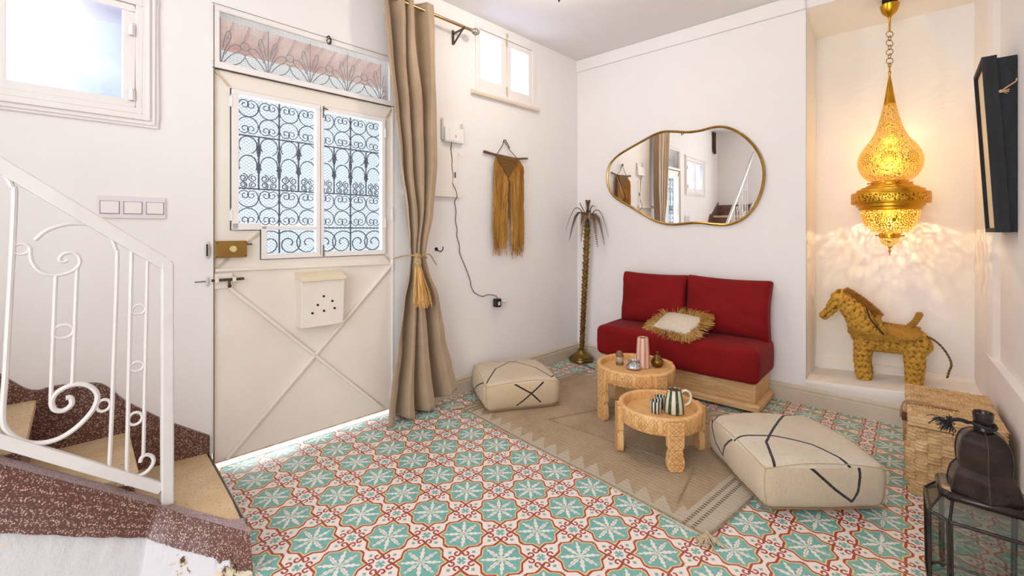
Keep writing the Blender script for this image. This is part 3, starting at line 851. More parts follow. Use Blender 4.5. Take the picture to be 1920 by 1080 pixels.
# ================================================================== WALL FITTINGS on the door wall
SW = wthing('light_switch_panel', 'white triple light switch on the wall under the frosted stair window', 'light switch', 3.211, 0, 1.265)
obj('plate', MB().box(-.113, .113, 0, .009, -.047, .047), M('white_switch_plastic', (228, 218, 220), .35), SW, smooth=0, bevel=.003)
for x in (-.075, 0, .075):
    pk = MB().box(x-.031, x+.031, .0085, .0105, -.028, .026)
    q = obj('rocker_gap', pk, M('switch_gap', (120, 108, 112), .6), SW, smooth=0)
    obj('rocker', MB().box(x-.029, x+.029, .009, .0135, -.026, .0245), M('white_switch_key', (236, 228, 226), .3), SW, smooth=0, bevel=.002)
BLK_ = M('black_latch', (40, 38, 38), .5)
PW = M('white_plastic', (240, 234, 230), .35)
EP = wthing('electrical_panel', 'flat white electrical cupboard in the wall beside the curtain, under the internet router', 'electrical panel', 1.66, 0, 1.40)
obj('cover', MB().box(-.225, .215, -.002, .006, .035, .335), M('panel_paint', (240, 232, 226), .6), EP, smooth=0, bevel=.002)
obj('latch', MB().box(-.205, -.196, .006, .010, .14, .18), BLK_, EP, smooth=0)
obj('bottom_ledge', MB().box(-.245, .22, -.002, .024, .0, .033), M('ledge_paint', (240, 232, 224), .5), EP, smooth=0, bevel=.003)
RT = wthing('internet_router', 'white internet router with two antennas fixed to the wall above the electrical panel', 'router', 1.478, 0, 1.845)
obj('router_body', MB().hexa([(-.085, .0, -.060), (.085, .0, -.060), (-.085, .030, -.060), (.085, .036, -.060), (-.085, .0, .045), (.085, .0, .045), (-.085, .022, .045), (.085, .026, .045)]), PW, RT, smooth=0, bevel=.004)
for x, h in ((.092, .10), (-.078, .085)):
    obj('antenna', MB().box(x-.009, x+.009, .004, .014, -.05 if x > 0 else .0, h), M('antenna_plastic', (214, 206, 202), .4), RT, smooth=0, bevel=.003)
obj('front_panel', MB().hexa([(-.06, .028, -.05), (.05, .034, -.05), (-.06, .032, -.05), (.05, .038, -.05), (-.06, .022, .03), (.05, .024, .03), (-.06, .026, .03), (.05, .030, .03)]), PW, RT, smooth=0)
obj('indicator', MB().box(-.008, -.002, .030, .035, -.028, -.008), M('grey_mark', (170, 160, 158), .5), RT, smooth=0)
def wcable(name, label, cat, pts, r, mat):
    o = obj(name, MB().tube(catmull([Vector(p) for p in pts], 6), r, 6), mat)
    o.location = WO; o.rotation_euler = (0, 0, WROT); return tag(o, label, cat)
BLK = M('black_plastic', (26, 24, 26), .35)
wcable('power_cable', 'thin black cable running down the wall from the router to the plug adapter', 'cable',
  [(1.500, .018, 1.785), (1.498, .010, 1.74), (1.486, .007, 1.66), (1.488, .006, 1.62), (1.476, .006, 1.56), (1.480, .006, 1.50), (1.470, .034, 1.44), (1.466, .034, 1.40), (1.463, .006, 1.37), (1.450, .006, 1.30), (1.456, .006, 1.24), (1.440, .006, 1.17), (1.444, .006, 1.13), (1.420, .006, 1.06), (1.418, .006, 1.01), (1.385, .006, .94), (1.350, .006, .87), (1.318, .006, .80), (1.312, .006, .76), (1.285, .006, .715), (1.255, .006, .695), (1.20, .007, .672), (1.15, .010, .680), (1.10, .020, .672), (1.078, .032, .66), (1.080, .04, .64)], .0026, BLK)
wcable('loose_thread', 'thin yellowish thread stuck to the wall below the router', 'thread',
  [(1.49, .004, 1.765), (1.46, .004, 1.735), (1.42, .004, 1.71), (1.39, .004, 1.695), (1.375, .004, 1.70)], .0012, M('yellow_thread', (226, 206, 150), .8))
PA = wthing('plug_adapter', 'black plug adapter in the white wall socket above the floor pouf', 'adapter', 1.075, 0, .595)
obj('body', MB().box(-.02, .028, .018, .062, -.012, .052), BLK, PA, smooth=0, bevel=.004)
obj('sticker', MB().box(-.006, .016, .0618, .0632, .002, .030), M('sticker', (208, 204, 200), .5), PA, smooth=0)
SK = wthing('wall_socket', 'small white wall socket at the right of the black plug adapter', 'socket', 1.03, 0, .60)
obj('socket', MB().lathe([(.0001, .0), (.030, .0), (.032, .006), (.027, .018), (.024, .03), (.0001, .03)], 24, T=Matrix.Translation((.01, 0, .01)) @ Matrix.Rotation(-PI/2, 4, 'X')), PW, SK)
obj('plug', MB().cyl((-.018, .022, .012), (-.052, .022, .014), .011, 12), PW, SK)
HK = wthing('coat_hook', 'small dark metal hook on the wall between the curtain and the raffia hanging', 'hook', 1.606, 0, 1.04)
obj('rosette', MB().cyl((.012, 0, 0), (.012, .006, 0), .012, 14), DARK, HK)
obj('arm', MB().tube(catmull([(.012, .004, .0), (.008, .022, -.012), (.0, .040, -.016), (-.008, .050, .0), (-.010, .048, .016)], 5), .0038, 7), DARK, HK)
# ================================================================== CURTAIN, ROD, TIEBACK
def fabric(name, c0, c1, weave=900, bump=.15, rough=.85, sheen=.2, vs_=6, lo=.35, hi=.65):
    m, nt, b = base_mat(name, c0, rough, spec=.2)
    b.inputs['Sheen Weight'].default_value = sheen
    v = coords(nt); t = tex(nt, 'noise', v, vs_, 4, .6)
    nt.l.new(ramp(nt, t.outputs[0], [(lo, lin(c0)), (hi, lin(c1))]), b.inputs['Base Color'])
    t2 = tex(nt, 'noise', v, weave, 2, .6)
    nt.l.new(bumpn(nt, t2.outputs[0], bump, .002), b.inputs['Normal'])
    return m
CURT = fabric('taupe_satin', (166, 141, 114), (178, 152, 124), 500, .1, .42, .35)
CU = wthing('curtain', 'floor-length taupe curtain gathered by a tieback at the right of the entrance door', 'curtain', 1.85, .10, 0)
keys = [(2.62, 1.735, 2.10), (2.40, 1.735, 2.09), (2.25, 1.735, 2.075), (1.92, 1.720, 2.03), (1.60, 1.715, 1.985), (1.28, 1.745, 1.925), (1.10, 1.775, 1.905), (1.00, 1.785, 1.895), (.90, 1.765, 1.91), (.74, 1.705, 1.96), (.45, 1.66, 2.01), (.25, 1.61, 2.055), (.10, 1.58, 2.075), (.012, 1.565, 2.08)]
def kint(z):
    for (z1, a1, b1), (z0, a0, b0) in zip(keys, keys[1:]):
        if z0 <= z <= z1:
            t = (z-z0)/(z1-z0); t = t*t*(3-2*t)*.5+t*.5
            return a0+(a1-a0)*t, b0+(b1-b0)*t
    return keys[-1][1:] if z < .01 else keys[0][1:]
folds = [(.00, .9), (.13, 1), (.24, -.9), (.30, -1), (.40, .85), (.48, .9), (.56, -1), (.64, .8), (.71, .9), (.79, -.7), (.88, .3), (1, 1)]
def foldv(u, sh):
    u = min(max(u+sh, 0), 1)
    for (u0, a), (u1, b) in zip(folds, folds[1:]):
        if u0 <= u <= u1:
            t = (u-u0)/(u1-u0); t = t*t*(3-2*t); return a+(b-a)*t
    return 0
def cpt(u, v):
    z = 2.62-(2.62-.012)*v
    a, b = kint(z)
    pinch = math.exp(-((z-1.0)/.16)**2)
    top = max(0, (z-2.45)/.17)
    low = max(0, (1.0-z))
    sh = .03*math.sin(3.1*z+1.3)+.012*math.sin(9*z+u*6)
    amp = (.052+.03*low)*(1-.62*pinch)*(1-.25*top)
    n_ = amp*foldv(u, sh*(1-pinch))
    s = a+(b-a)*u
    s += .012*math.sin(11*u+4*z)*(1-pinch)*math.sin(PI*u)
    zz = z
    if v > .93: # uneven hem, lifted at the far corner
        zz = z+((v-.93)/.07)*(.030*max(0, .5-u)*2+.012*math.sin(19*u))
    if u < .22: zz += (1-u/.22)*low*.07*max(0, 1-z*1.2)
    return (s-1.85, n_-.01*low, zz)
cm = MB().surf(120, 110, cpt)
obj('drape', cm, CURT, CU, smooth=180, solid=.004)
hd = MB()
ROD = wthing('curtain_rod', 'brass curtain rod with a ball finial above the entrance door', 'curtain rod', 1.40, .12, 2.57)
obj('pole', MB().cyl((0, 0, 0), (1.75, 0, 0), .0105, 14), M('rod_brass', (176, 150, 108), .3, 1.), ROD)
fb_ = MB().lathe([(.0001, -.030), (.012, -.028), (.021, -.018), (.026, 0), (.021, .018), (.012, .028), (.006, .034), (.013, .038), (.013, .044), (.008, .05), (.008, .062)], 20, T=Matrix.Translation((-.035, 0, 0)) @ Matrix.Rotation(PI/2, 4, 'Y'))
def hammered():
    m, nt, b = base_mat('silver_lattice', (150, 142, 128), .35, .9)
    t = tex(nt, 'vor', coords(nt), 150); nt.l.new(ramp(nt, t.outputs['Distance'], [(.25, lin((60, 54, 48))), (.5, lin((190, 182, 168)))]), b.inputs['Base Color'])
    nt.l.new(bumpn(nt, t.outputs['Distance'], .6, .006), b.inputs['Normal']); return m
obj('finial', fb_, hammered(), ROD)
for x in (.075, 1.60):
    bk = MB().box(x-.008, x+.008, -.12, -.112, -.09, .012); bk.box(x-.006, x+.006, -.113, .004, -.018, -.008)
    bk.prism([(-.112, -.085), (-.02, -.018), (-.008, -.018), (-.104, -.088)], x-.005, x+.005, ax=0)
    bk.tube([(x, .013*math.cos(a), .013*math.sin(a)) for a in [(-PI+PI*i/8) for i in range(9)]], .004, 6)
    obj('bracket', bk, M('bracket_metal', (98, 88, 74), .4, .7), ROD)
TB = wthing('curtain_tieback', 'straw-coloured tassel tieback knotted round the curtain', 'tassel', 1.87, .155, 1.0)
CORD = M('cord', (190, 160, 110), .8, var=(150, 120, 80), vscale=90)
obj('cord', MB().tube(catmull([(.075, -.14, -.008), (.05, -.06, .01), (.02, .0, .012), (-.03, .012, .0), (-.075, -.01, -.008), (-.098, -.06, .0), (-.10, -.10, .01)], 6), .0042, 8), CORD, TB)
obj('cord', MB().tube(catmull([(.0, .0, .0), (-.05, .02, .018), (-.09, .01, .01), (-.125, .0, -.03), (-.145, 0, -.055)], 6), .004, 8), CORD, TB)
RAF = M('straw_tassel', (226, 178, 108), .7, var=(196, 142, 74), vscale=60, vstretch=(1, 1, .15))
obj('knot', MB().lathe([(.0001, .03), (.016, .026), (.02, .01), (.016, 0), (.021, -.012), (.024, -.04), (.020, -.052), (.023, -.058)], 18, c=(.01, .02, 0)), CORD, TB)
tsm = MB()
for i in range(230):
    a = R.uniform(0, 2*PI); r = math.sqrt(R.random())
    x0, y0 = .01+.018*r*math.cos(a), .02+.018*r*math.sin(a); x1, y1 = -.02+.066*r*math.cos(a), .03+.045*r*math.sin(a)
    L = R.uniform(.21, .262)-.03*(x1 > .03)
    P_ = [(x0, y0, -.05), (x0+(x1-x0)*.35, y0+(y1-y0)*.45, -.05-L*.4), (x0+(x1-x0)*.75, y0+(y1-y0)*.8, -.05-L*.72), (x1+R.uniform(-.006, .006), y1, -.05-L)]
    tsm.tube(P_, .0021, 4)
obj('skirt', tsm, RAF, TB)
# ================================================================== WALL HANGING
WH = wthing('raffia_wall_hanging', 'golden raffia fringe wall hanging on a twig, hung between the router and the corner', 'wall hanging', .953, .012, 1.745)
TW = M('dark_twig', (92, 58, 40), .8, var=(130, 92, 64), vscale=30, bump=.5, bscale=60)
obj('twig', MB().tube(catmull([(.240, .004, .015), (.14, .008, .004), (.03, .010, .0), (-.10, .008, -.002), (-.18, .010, .008), (-.237, .006, .016)], 5), lambda t: .0105-.003*t, 8), TW, WH)
obj('hanging_cord', MB().tube([(.118, .012, .006), (.050, .008, .085), (.030, .006, .122), (-.03, .010, .055), (-.108, .012, .004)], .0028, 6), M('dark_cord', (74, 54, 42), .8), WH)
obj('loop', MB().tube(catmull([(.042, .008, .11), (.036, .010, .128), (.018, .010, .130), (.008, .010, .115), (-.016, .012, .085), (-.022, .012, .070)], 5), .0042, 6), M('loop_cord', (120, 92, 66), .8), WH)
RF = M('golden_raffia', (206, 154, 70), .65, var=(150, 98, 34), vscale=40, vstretch=(1, 1, .1), vlo=.3, vhi=.7)
RFD = M('woven_raffia', (150, 108, 52), .8, var=(112, 76, 34), vscale=140, bump=.8, bscale=260)
tri = MB().prism([(.125, -.006), (-.118, -.006), (-.022, -.15), (.0, -.165), (.022, -.15)], .006, .022, ax=1)
for j in range(14):
    z = -.012-j*.011; w = .120*(1-j/15.)
    tri.tube([(w, .023, z), (-w*.95, .023, z)], .0045, 6)
obj('woven_top', tri, RFD, WH)
fm = MB()
for i in range(640):
    sd = 1 if i % 2 else -1
    t = R.random()
    x0 = sd*(.125-.118*t) ; z0 = -.010-.145*t
    inner = R.random()
    xb = sd*(.018+.140*(1-t)**.7+R.uniform(-.018, .018)) if t < 1 else 0
    ln = R.uniform(.62, .735)-.10*abs(abs(xb)-.07)/.1*R.random()
    if R.random() < .12: ln = R.uniform(.72, .79)
    if sd > 0: ln -= .02
    zb = -ln-.01
    x1 = sd*(abs(x0)+.030*(1-t*.5)); 
    pts = [(x0, .014, z0), (x1+R.uniform(-.006, .006), .030+R.uniform(-.006, .012), z0-.05-.02*R.random())]
    nseg = 7
    for q in range(1, nseg+1):
        f_ = q/nseg
        pts.append((x1+(xb-x1)*f_**.8+R.uniform(-.0045, .0045), .030+R.uniform(-.012, .014)*(1-.3*f_), z0-.05+(zb-z0+.05)*f_))
    if abs(pts[3][0]) < .022: pts = [(p[0]+sd*.016, p[1], p[2]) for p in pts]
    fm.tube(catmull(pts, 2), .0019, 3)
obj('fringe', fm, RF, WH, smooth=0)
dk = MB()
for i in range(60):
    x = R.uniform(-.02, .02); dk.tube([(x, .016, -.14), (x+R.uniform(-.004, .004), .012, -.3), (x, .012, R.uniform(-.40, -.5))], .0024, 4)
obj('centre_fringe', dk, RFD, WH)
# ================================================================== MIRROR
MO = [(-2.035, 1.672), (-2.008, 1.756), (-1.933, 1.825), (-1.809, 1.872), (-1.69, 1.912), (-1.595, 1.962), (-1.503, 1.975), (-1.431, 1.962), (-1.302, 1.924), (-1.211, 1.932), (-1.131, 1.949), (-1.061, 1.946), (-.985, 1.915), (-.891, 1.841), (-.82, 1.739), (-.782, 1.635), (-.779, 1.535), (-.799, 1.429), (-.848, 1.316), (-.919, 1.239), (-1.023, 1.2), (-1.115, 1.213), (-1.211, 1.228), (-1.285, 1.232), (-1.379, 1.216), (-1.467, 1.212), (-1.576, 1.235), (-1.681, 1.296), (-1.779, 1.363), (-1.881, 1.414), (-1.976, 1.466), (-2.024, 1.545)]
for _ in range(1):
    MO = [((MO[i-1][0]+2*MO[i][0]+MO[(i+1) % len(MO)][0])/4, (MO[i-1][1]+2*MO[i][1]+MO[(i+1) % len(MO)][1])/4) for i in range(len(MO))]
MR = thing('wall_mirror', 'wavy cloud-shaped mirror with a thin gold rim above the red sofa', 'mirror', (-1.4, 3.555, 1.2))
oc = catmull([(x+1.4, 0, z-1.2) for x, z in MO], 5, closed=True)
mm = MB()
n = len(oc); tilt = lambda z: -.012-.012*z   # leans a little off the wall at the top
k = mm.addv([(p.x, tilt(p.z), p.z) for p in oc]); mm.face([k+i for i in range(n)])
k2 = mm.addv([(p.x, tilt(p.z)+.01, p.z) for p in oc]); mm.face([k2+i for i in range(n)][::-1])
for i in range(n): mm.face((k+i, k+(i+1) % n, k2+(i+1) % n, k2+i))
obj('mirror_glass', mm, M('mirror_silver', (250, 248, 244), .01, 1.), MR, smooth=0)
obj('frame', MB().tube([(p.x, tilt(p.z)+.002, p.z) for p in oc], .0105, 8, closed=True), M('gold_rim', (190, 152, 78), .3, 1., var=(150, 116, 56), vscale=14), MR)
# ================================================================== PALM LAMP
PL = thing('palm_tree_ornament', 'bronze palm tree floor ornament with curling fronds standing in the corner', 'floor ornament', (-2.225, 3.425, 0))
BR = M('bronze_green', (146, 118, 62), .35, .9, var=(110, 84, 44), vscale=18)
TRK = M('bronze_trunk', (112, 88, 46), .45, .8, var=(160, 126, 66), vscale=26)
obj('base', MB().lathe([(.0001, .0), (.108, .0), (.112, .010), (.108, .022), (.098, .028), (.096, .036), (.078, .048), (.052, .064), (.036, .082), (.028, .096), (.030, .104), (.020, .110), (.0001, .112)], 40), BR, PL)
trk = MB(); HT = 1.20
for i in range(34):
    z = .10+i*(HT-.10)/34; r = .017+.004*math.sin(i*.5)*0+.004*(i/34)
    lx = .065*(z/HT)
    ly = .0
    trk.lathe([(r*.82, 0), (r*.95, .012), (r*1.15, .030), (r*1.32, .040), (r*1.28, .043), (r*.8, .036)], 12, c=(lx, ly, z))
    for q in range(5):
        a = q*2*PI/5+i*.6
        trk.tube([(lx+r*.9*math.cos(a), ly+r*.9*math.sin(a), z+.016), (lx+r*1.7*math.cos(a), ly+r*1.7*math.sin(a), z+.047)], lambda t: .006*(1-t)+.0008, 4)
obj('trunk', trk, TRK, PL)
def frond(ang, L, lift, droop, w, tw=0, curl=0):
    mb = MB(); pts = []
    for i in range(13):
        t = i/12
        r_ = L*t*(1-.25*t*droop*.4); z_ = lift*math.sin(min(t*1.5, 1)*PI*.5)*L - droop*L*t**2.2
        pts.append(Vector((math.cos(ang+curl*t)*r_, math.sin(ang+curl*t)*r_, z_)))
    mb.tube(pts, lambda t: .0042*(1-t)+.0012, 6)
    for i in range(1, 40):
        t = i/40; f_ = t*12; a = int(f_); p = pts[a].lerp(pts[min(a+1, 12)], f_-a)
        d_ = (pts[min(a+1, 12)]-pts[a]).normalized(); sd = Vector((-math.sin(ang), math.cos(ang), 0))
        for s_g in (-1, 1):
            ll = w*.86*math.sin(PI*min(t*.88+.12, 1))**.6
            e_ = p+sd*s_g*ll*.85+d_*ll*.55-Vector((0, 0, ll*.12))
            nrm = d_.cross(sd).normalized()*.0009
            b0, b1_ = p-d_*.0050, p+d_*.0060
            k = mb.addv([b0+nrm, b1_+nrm, e_+nrm, b0-nrm, b1_-nrm, e_-nrm])
            mb.face((k, k+1, k+2)); mb.face((k+5, k+4, k+3)); mb.face((k, k+2, k+5, k+3)); mb.face((k+1, k+4, k+5, k+2)); 
    return mb
LFC = M('copper_leaf', (150, 118, 92), .4, .8, var=(92, 78, 62), vscale=30)
LFD = M('dark_leaf', (70, 66, 62), .4, .8, var=(100, 86, 70), vscale=30)
view = math.atan2(-3.435, 2.225)    # towards the camera side
specs = [(view+.45, .19, .75, 1.95, .052, 0), (view-.25, .19, .8, 1.75, .054, 0), (view+.95, .20, .7, 1.75, .046, 0), (view-1.0, .21, .75, 1.55, .044, 1), (view+1.5, .215, .85, 1.5, .026, 1), (view-1.5, .22, .9, 1.25, .026, 1), (view+2.3, .12, .9, 1.2, .022, 1), (view-2.3, .10, .9, 1.2, .022, 1), (view+.05, .15, 1.0, 1.3, .030, 0), (view+.1, .13, 1.5, .2, .034, 0), (view+1.3, .07, 2.1, .2, .026, 0)]
for i, (a, L, li, dr, w, dk_) in enumerate(specs):
    o = obj('frond', frond(a, L, li, dr, w, curl=.12*(-1)**i), LFD if dk_ else LFC, PL); o.location = (.065, .0, HT+.045)
obj('spike', MB().tube([(.065, .0, HT+.04), (.04, -.01, HT+.13), (.0, -.03, HT+.215)], .0042, 6), LFD, PL)
obj('crown', MB().lathe([(.024, 0), (.032, .03), (.03, .055), (.018, .075), (.0001, .08)], 14, c=(.065, 0, HT-.005)), LFD, PL)
tag(obj('ornament_cord', MB().tube(catmull([Vector(p) for p in [(-2.335, 3.40, .05), (-2.35, 3.43, .035), (-2.34, 3.46, .006), (-2.25, 3.33, .005), (-2.16, 3.30, .005), (-2.10, 3.32, .005), (-2.06, 3.28, .005), (-1.98, 3.26, .005)]], 6), .003, 6), M('brown_cord', (70, 48, 34), .6)), 'thin dark cord lying on the floor beside the bronze palm base', 'cord')
# ================================================================== SOFA
def wood(name, c0, c1, scale=2.2, axis='X', bump=.15, rough=.5):
    m, nt, b = base_mat(name, c0, rough)
    v = coords(nt, 'Object', {'X': (1, 9, 9), 'Y': (9, 1, 9), 'Z': (9, 9, 1)}[axis])
    t = tex(nt, 'noise', v, scale, 6, .65); t.inputs['Distortion'].default_value = 1.4
    t2 = tex(nt, 'noise', v, scale*9, 3, .6)
    h = E(nt, t.outputs[0])*.75+E(nt, t2.outputs[0])*.25
    nt.l.new(ramp(nt, h.s, [(.38, lin(c0)), (.5, lin(c1)), (.56, lin(c0)), (.66, lin(c1))]), b.inputs['Base Color'])
    nt.l.new(bumpn(nt, h, bump, .004), b.inputs['Normal'])
    return m
PINE = wood('pine_platform', (226, 188, 138), (204, 158, 104), 1.6)
RED = fabric('dark_red_cotton', (120, 10, 14), (132, 15, 19), 700, .12, .8, .03)
SF = thing('sofa', 'low two-seat sofa with dark red cushions on a pale pine platform', 'sofa', (-1.29, 3.318, 0))
pb = MB().box(-.54, .545, -.165, .205, .045, .20)
pf = obj('platform', pb, PINE, SF, smooth=0, bevel=.006)
pm = MB().prism([(-.192, .02), (-.192, .045), (-.180, .060), (-.166, .064), (-.166, .02)], -.565, .571, ax=0)
pm.prism([(.571, .02), (.571, .045), (.560, .060), (.546, .064), (.546, .02)], -.1659, .21, ax=1)
pm.prism([(-.566, .02), (-.566, .045), (-.555, .060), (-.541, .064), (-.541, .02)], -.192, .21, ax=1)
obj('plinth_moulding', pm, PINE, pf, smooth=30)
for x, y in ((-.5, -.13), (.5, -.13), (-.5, .16), (.5, .16), (0, -.13)):
    obj('foot', MB().box(x-.03, x+.03, y-.03, y+.03, 0, .046), DARK, SF, smooth=0)
def softbox(hx, hy, hz, rx, nu=40, bulge=(.0, .0, .0), fn=None, e=.28, ec=None):
    """super-ellipsoid style soft box centred on the origin, top and side bulge"""
    ec = e if ec is None else ec
    def sp(c, p): return math.copysign(abs(c)**p, c)
    mb = MB()
    def f_(u, v):
        th = -PI/2+PI*v; ph = 2*PI*u
        cx = sp(math.cos(th), e); x = hx*cx*sp(math.cos(ph), ec); y = hy*cx*sp(math.sin(ph), ec); z = hz*sp(math.sin(th), e)
        fx, fy, fz = 1-(x/hx)**2, 1-(y/hy)**2, 1-(z/hz)**2
        X = x+bulge[0]*math.copysign(1, x)*(abs(x)/hx)**3*max(fy, 0)*max(fz, 0)
        Y = y+bulge[1]*math.copysign(1, y)*(abs(y)/hy)**3*max(fx, 0)*max(fz, 0)
        Z = z+bulge[2]*math.copysign(1, z)*(abs(z)/hz)**3*max(fx, 0)*max(fy, 0)
        p = Vector((X, Y, Z))
        return fn(p) if fn else p
    mb.surf(nu*2, nu, f_, cu=True)
    return mb
def softgrid(hx, hy, hz, r, n=28, fn=None, nz=10):
    """rounded box made from a subdivided cube projected onto rounded edges"""
    mb = MB(); 
    def pt(x, y, z):
        cx = max(-hx+r, min(hx-r, x)); cy = max(-hy+r, min(hy-r, y)); cz = max(-hz+r, min(hz-r, z))
        d_ = Vector((x-cx, y-cy, z-cz)); 
        if d_.length > 1e-9: d_ = d_.normalized()*min(r, 9)
        p = Vector((cx, cy, cz))+d_
        return fn(p) if fn else p
    def lin_(a, n_):
        out = []
        for i in range(n_+1):
            t = -1+2*i/n_; t = math.sin(t*PI/2)*.55+t*.45; out.append(a*t)
        return out
    X, Y, Z = lin_(hx, n), lin_(hy, n), lin_(hz, nz)
    def side(A, B, f_):
        k = mb.addv([f_(a, b) for a in A for b in B])
        for i in range(len(A)-1):
            for j in range(len(B)-1): mb.face((k+i*len(B)+j, k+(i+1)*len(B)+j, k+(i+1)*len(B)+j+1, k+i*len(B)+j+1))
    for s in (-1, 1):
        side(X, Y, lambda a, b: pt(a, b, s*hz)); side(X, Z, lambda a, b: pt(a, s*hy, b)); side(Y, Z, lambda a, b: pt(s*hx, a, b))
    return mb
def seatfn(p):
    x, y, z = p
    q = Vector(p)
    ins = max(0, 1-(x/.6)**2)*max(0, 1-(y/.23)**2)
    q.z += .010*ins if z > 0 else 0
    q.x *= 1+.015*(1-(z/.12)**2)
    if z < 0: q.y -= .004*math.sin(6*x)*(1 if y < 0 else 0)
    q += Vector((0, 0, .004*noise.noise(Vector((x*5, y*5, z*5)))))
    return q
sc_ = softgrid(.572, .225, .115, .042, 36, seatfn, 14)
so = obj('seat_cushion', sc_, RED, SF, smooth=180); so.location = (.0, -.018, .31)
def backfn(sd):
    def f_(p):
        x, y, z = p; q = Vector(p)
        fx = max(0, 1-(x/.30)**4); fz = max(0, 1-(z/.21)**4)
        q.y = y*(.30+.85*(fx*fz)**.6)
        q.x *= 1-.05*(1-(z/.21)**2); q.z *= 1-.065*(1-(x/.30)**2)
        q.y += .012*noise.noise(Vector((x*6+sd, z*7, 1)))+.007*noise.noise(Vector((x*11+sd+z*9, z*16, 3)))
        return q
    return f_
for sd, cx, w in ((0, -.250, .267), (5, .292, .285)):
    b_ = obj('back_cushion', softgrid(w, .085, .208, .022, 34, backfn(sd), 26), RED, SF, smooth=180)
    b_.location = (cx, .118, .622); b_.rotation_euler = (rad(-7), rad(.8 if sd else 0), 0)
# ---- throw cushion
CRO = fabric('cream_crochet', (226, 214, 196), (200, 184, 160), 260, .9, .9, .1, 220, .42, .58)
TC_ = thing('throw_cushion', 'small cream crochet cushion with a shaggy golden raffia border lying on the red sofa', 'cushion', (-1.275, 3.232, .472), rad(-14))
def thfn(p):
    x, y, z = p; q = Vector(p)
    cn = (abs(x)/.15)**2*(abs(y)/.11)**2
    q.x *= 1-.13*(1-(y/.11)**2)*0+.06*cn; q.y *= 1+.10*cn
    q.z = z*(.18+.95*max(0, 1-(x/.155)**2)**.6*max(0, 1-(y/.115)**2)**.6)
    return q
core = softgrid(.150, .105, .052, .02, 20, thfn, 8)
TX = Matrix.Rotation(rad(25), 4, 'X')
core.v = [tuple(TX @ Vector(p)+Vector((0, 0, .012))) for p in core.v]
obj('cover', core, CRO, TC_, smooth=180)
fr_ = MB()
for i in range(1150):
    a = R.uniform(0, 2*PI); ca, sa = math.cos(a), math.sin(a)
    ex = .140*math.copysign(abs(ca)**.55, ca); ey = .098*math.copysign(abs(sa)**.55, sa)
    dr = Vector((ca*.75+.25*math.copysign(1, ca)*0, sa, 0)).normalized(); L = R.uniform(.060, .105)*(1.15 if abs(ca) > .6 else .9)
    up = R.uniform(-.012, .030)+(.045 if sa > .3 else 0)*R.random()
    st = Vector((ex*R.uniform(.9, 1.0), ey*R.uniform(.9, 1.0), R.uniform(-.008, .01)))
    sdv = Vector((-dr.y, dr.x, 0))*R.uniform(-.022, .022)
    mid = st+dr*L*.55+sdv*.4+Vector((0, 0, up*.8)); en = st+dr*L+sdv+Vector((0, 0, up*.6-.006))
    fr_.tube([tuple(TX @ p+Vector((0, 0, .012))) for p in (st, mid, en)], .0016, 3)
obj('raffia_border', fr_, M('pale_raffia', (216, 172, 98), .7, var=(176, 126, 58), vscale=60), TC_, smooth=0)
# ================================================================== RUG
def rug_mat():
    m, nt, b = base_mat('beige_flatweave', (200, 176, 146), .95, spec=.1)
    b.inputs['Sheen Weight'].default_value = .15
    x, y, z = xyz(nt); v = coords(nt)
    t = tex(nt, 'noise', v, 4, 4, .6)
    vm = coords(nt, 'Object', (30, 160, 30)); t2 = tex(nt, 'noise', vm, 1.6, 4, .75)
    c = ramp(nt, (E(nt, t.outputs[0])*.4+E(nt, t2.outputs[0])*.6).s, [(.34, lin((166, 134, 100))), (.5, lin((202, 172, 136))), (.68, lin((222, 198, 166)))])
    # pale stepped triangles along the near edge and the far edge
    P = .092
    fx = (x*(1/P)).frac()
    def saw(yy): return yy.lt((fx*-.095+.115))
    near = saw(y).max(saw((y*-1)+1.225))
    ext = x.gt(.06)*x.lt(1.50)
    # side bands
    right = x.gt(1.50); 
    dots = (((x-1.53).abs().lt(.008))+((x-1.565).abs().lt(.008))).clamp()*((y*55).frac().lt(.55))
    dl = (((x-.05).abs().lt(.006))+((x-.085).abs().lt(.006))).clamp()*((y*55).frac().lt(.55))
    pale = ramp(nt, t2.outputs[0], [(.3, lin((206, 188, 162))), (.7, lin((228, 212, 190)))])
    c = mixc(nt, (near*ext).max(right).max(x.lt(.03)), c, pale)
    c = mixc(nt, dots.max(dl), c, lin((126, 106, 84)))
    nt.l.new(c, b.inputs['Base Color'])
    h = E(nt, t2.outputs[0])+((y*260).sin())*.12
    nt.l.new(bumpn(nt, h, 1., .009), b.inputs['Normal'])
    return m
RG = thing('rug', 'beige flatwoven rug with pale stepped triangles along its edge', 'rug', (-2.195, 1.957, .0), rad(-6.9))
def rugp(u, v):
    x = 1.628*u; y = 1.20*v
    z = .009+.0015*noise.noise(Vector((x*5, y*5, 0)))+.004*max(0, 1-abs(x)/.12)*math.sin(y*16)**2
    return (x+.006*math.sin(5*y)+.02*v, y+.004*math.sin(7*x), z)
rg = MB(); rg.surf(70, 54, rugp)
edge = [rugp(i/69, 0) for i in range(70)]+[rugp(1, j/53) for j in range(54)]+[rugp(i/69, 1) for i in range(69, -1, -1)]+[rugp(0, j/53) for j in range(53, -1, -1)]
for a, b in zip(edge, edge[1:]):
    k = rg.addv([a, b, (b[0], b[1], .0005), (a[0], a[1], .0005)]); rg.face((k, k+1, k+2, k+3))
obj('weave', rg, rug_mat(), RG, smooth=180)
bd = MB().tube([(p[0], p[1]-.001, p[2]+.001) for p in edge[:70]], .0035, 6); bd.tube([(p[0], p[1], p[2]+.001) for p in edge[70:124]], .003, 6)
obj('bound_edge', bd, M('edge_yarn', (120, 98, 72), .9, var=(170, 146, 116), vscale=120), RG)
cd = MB()
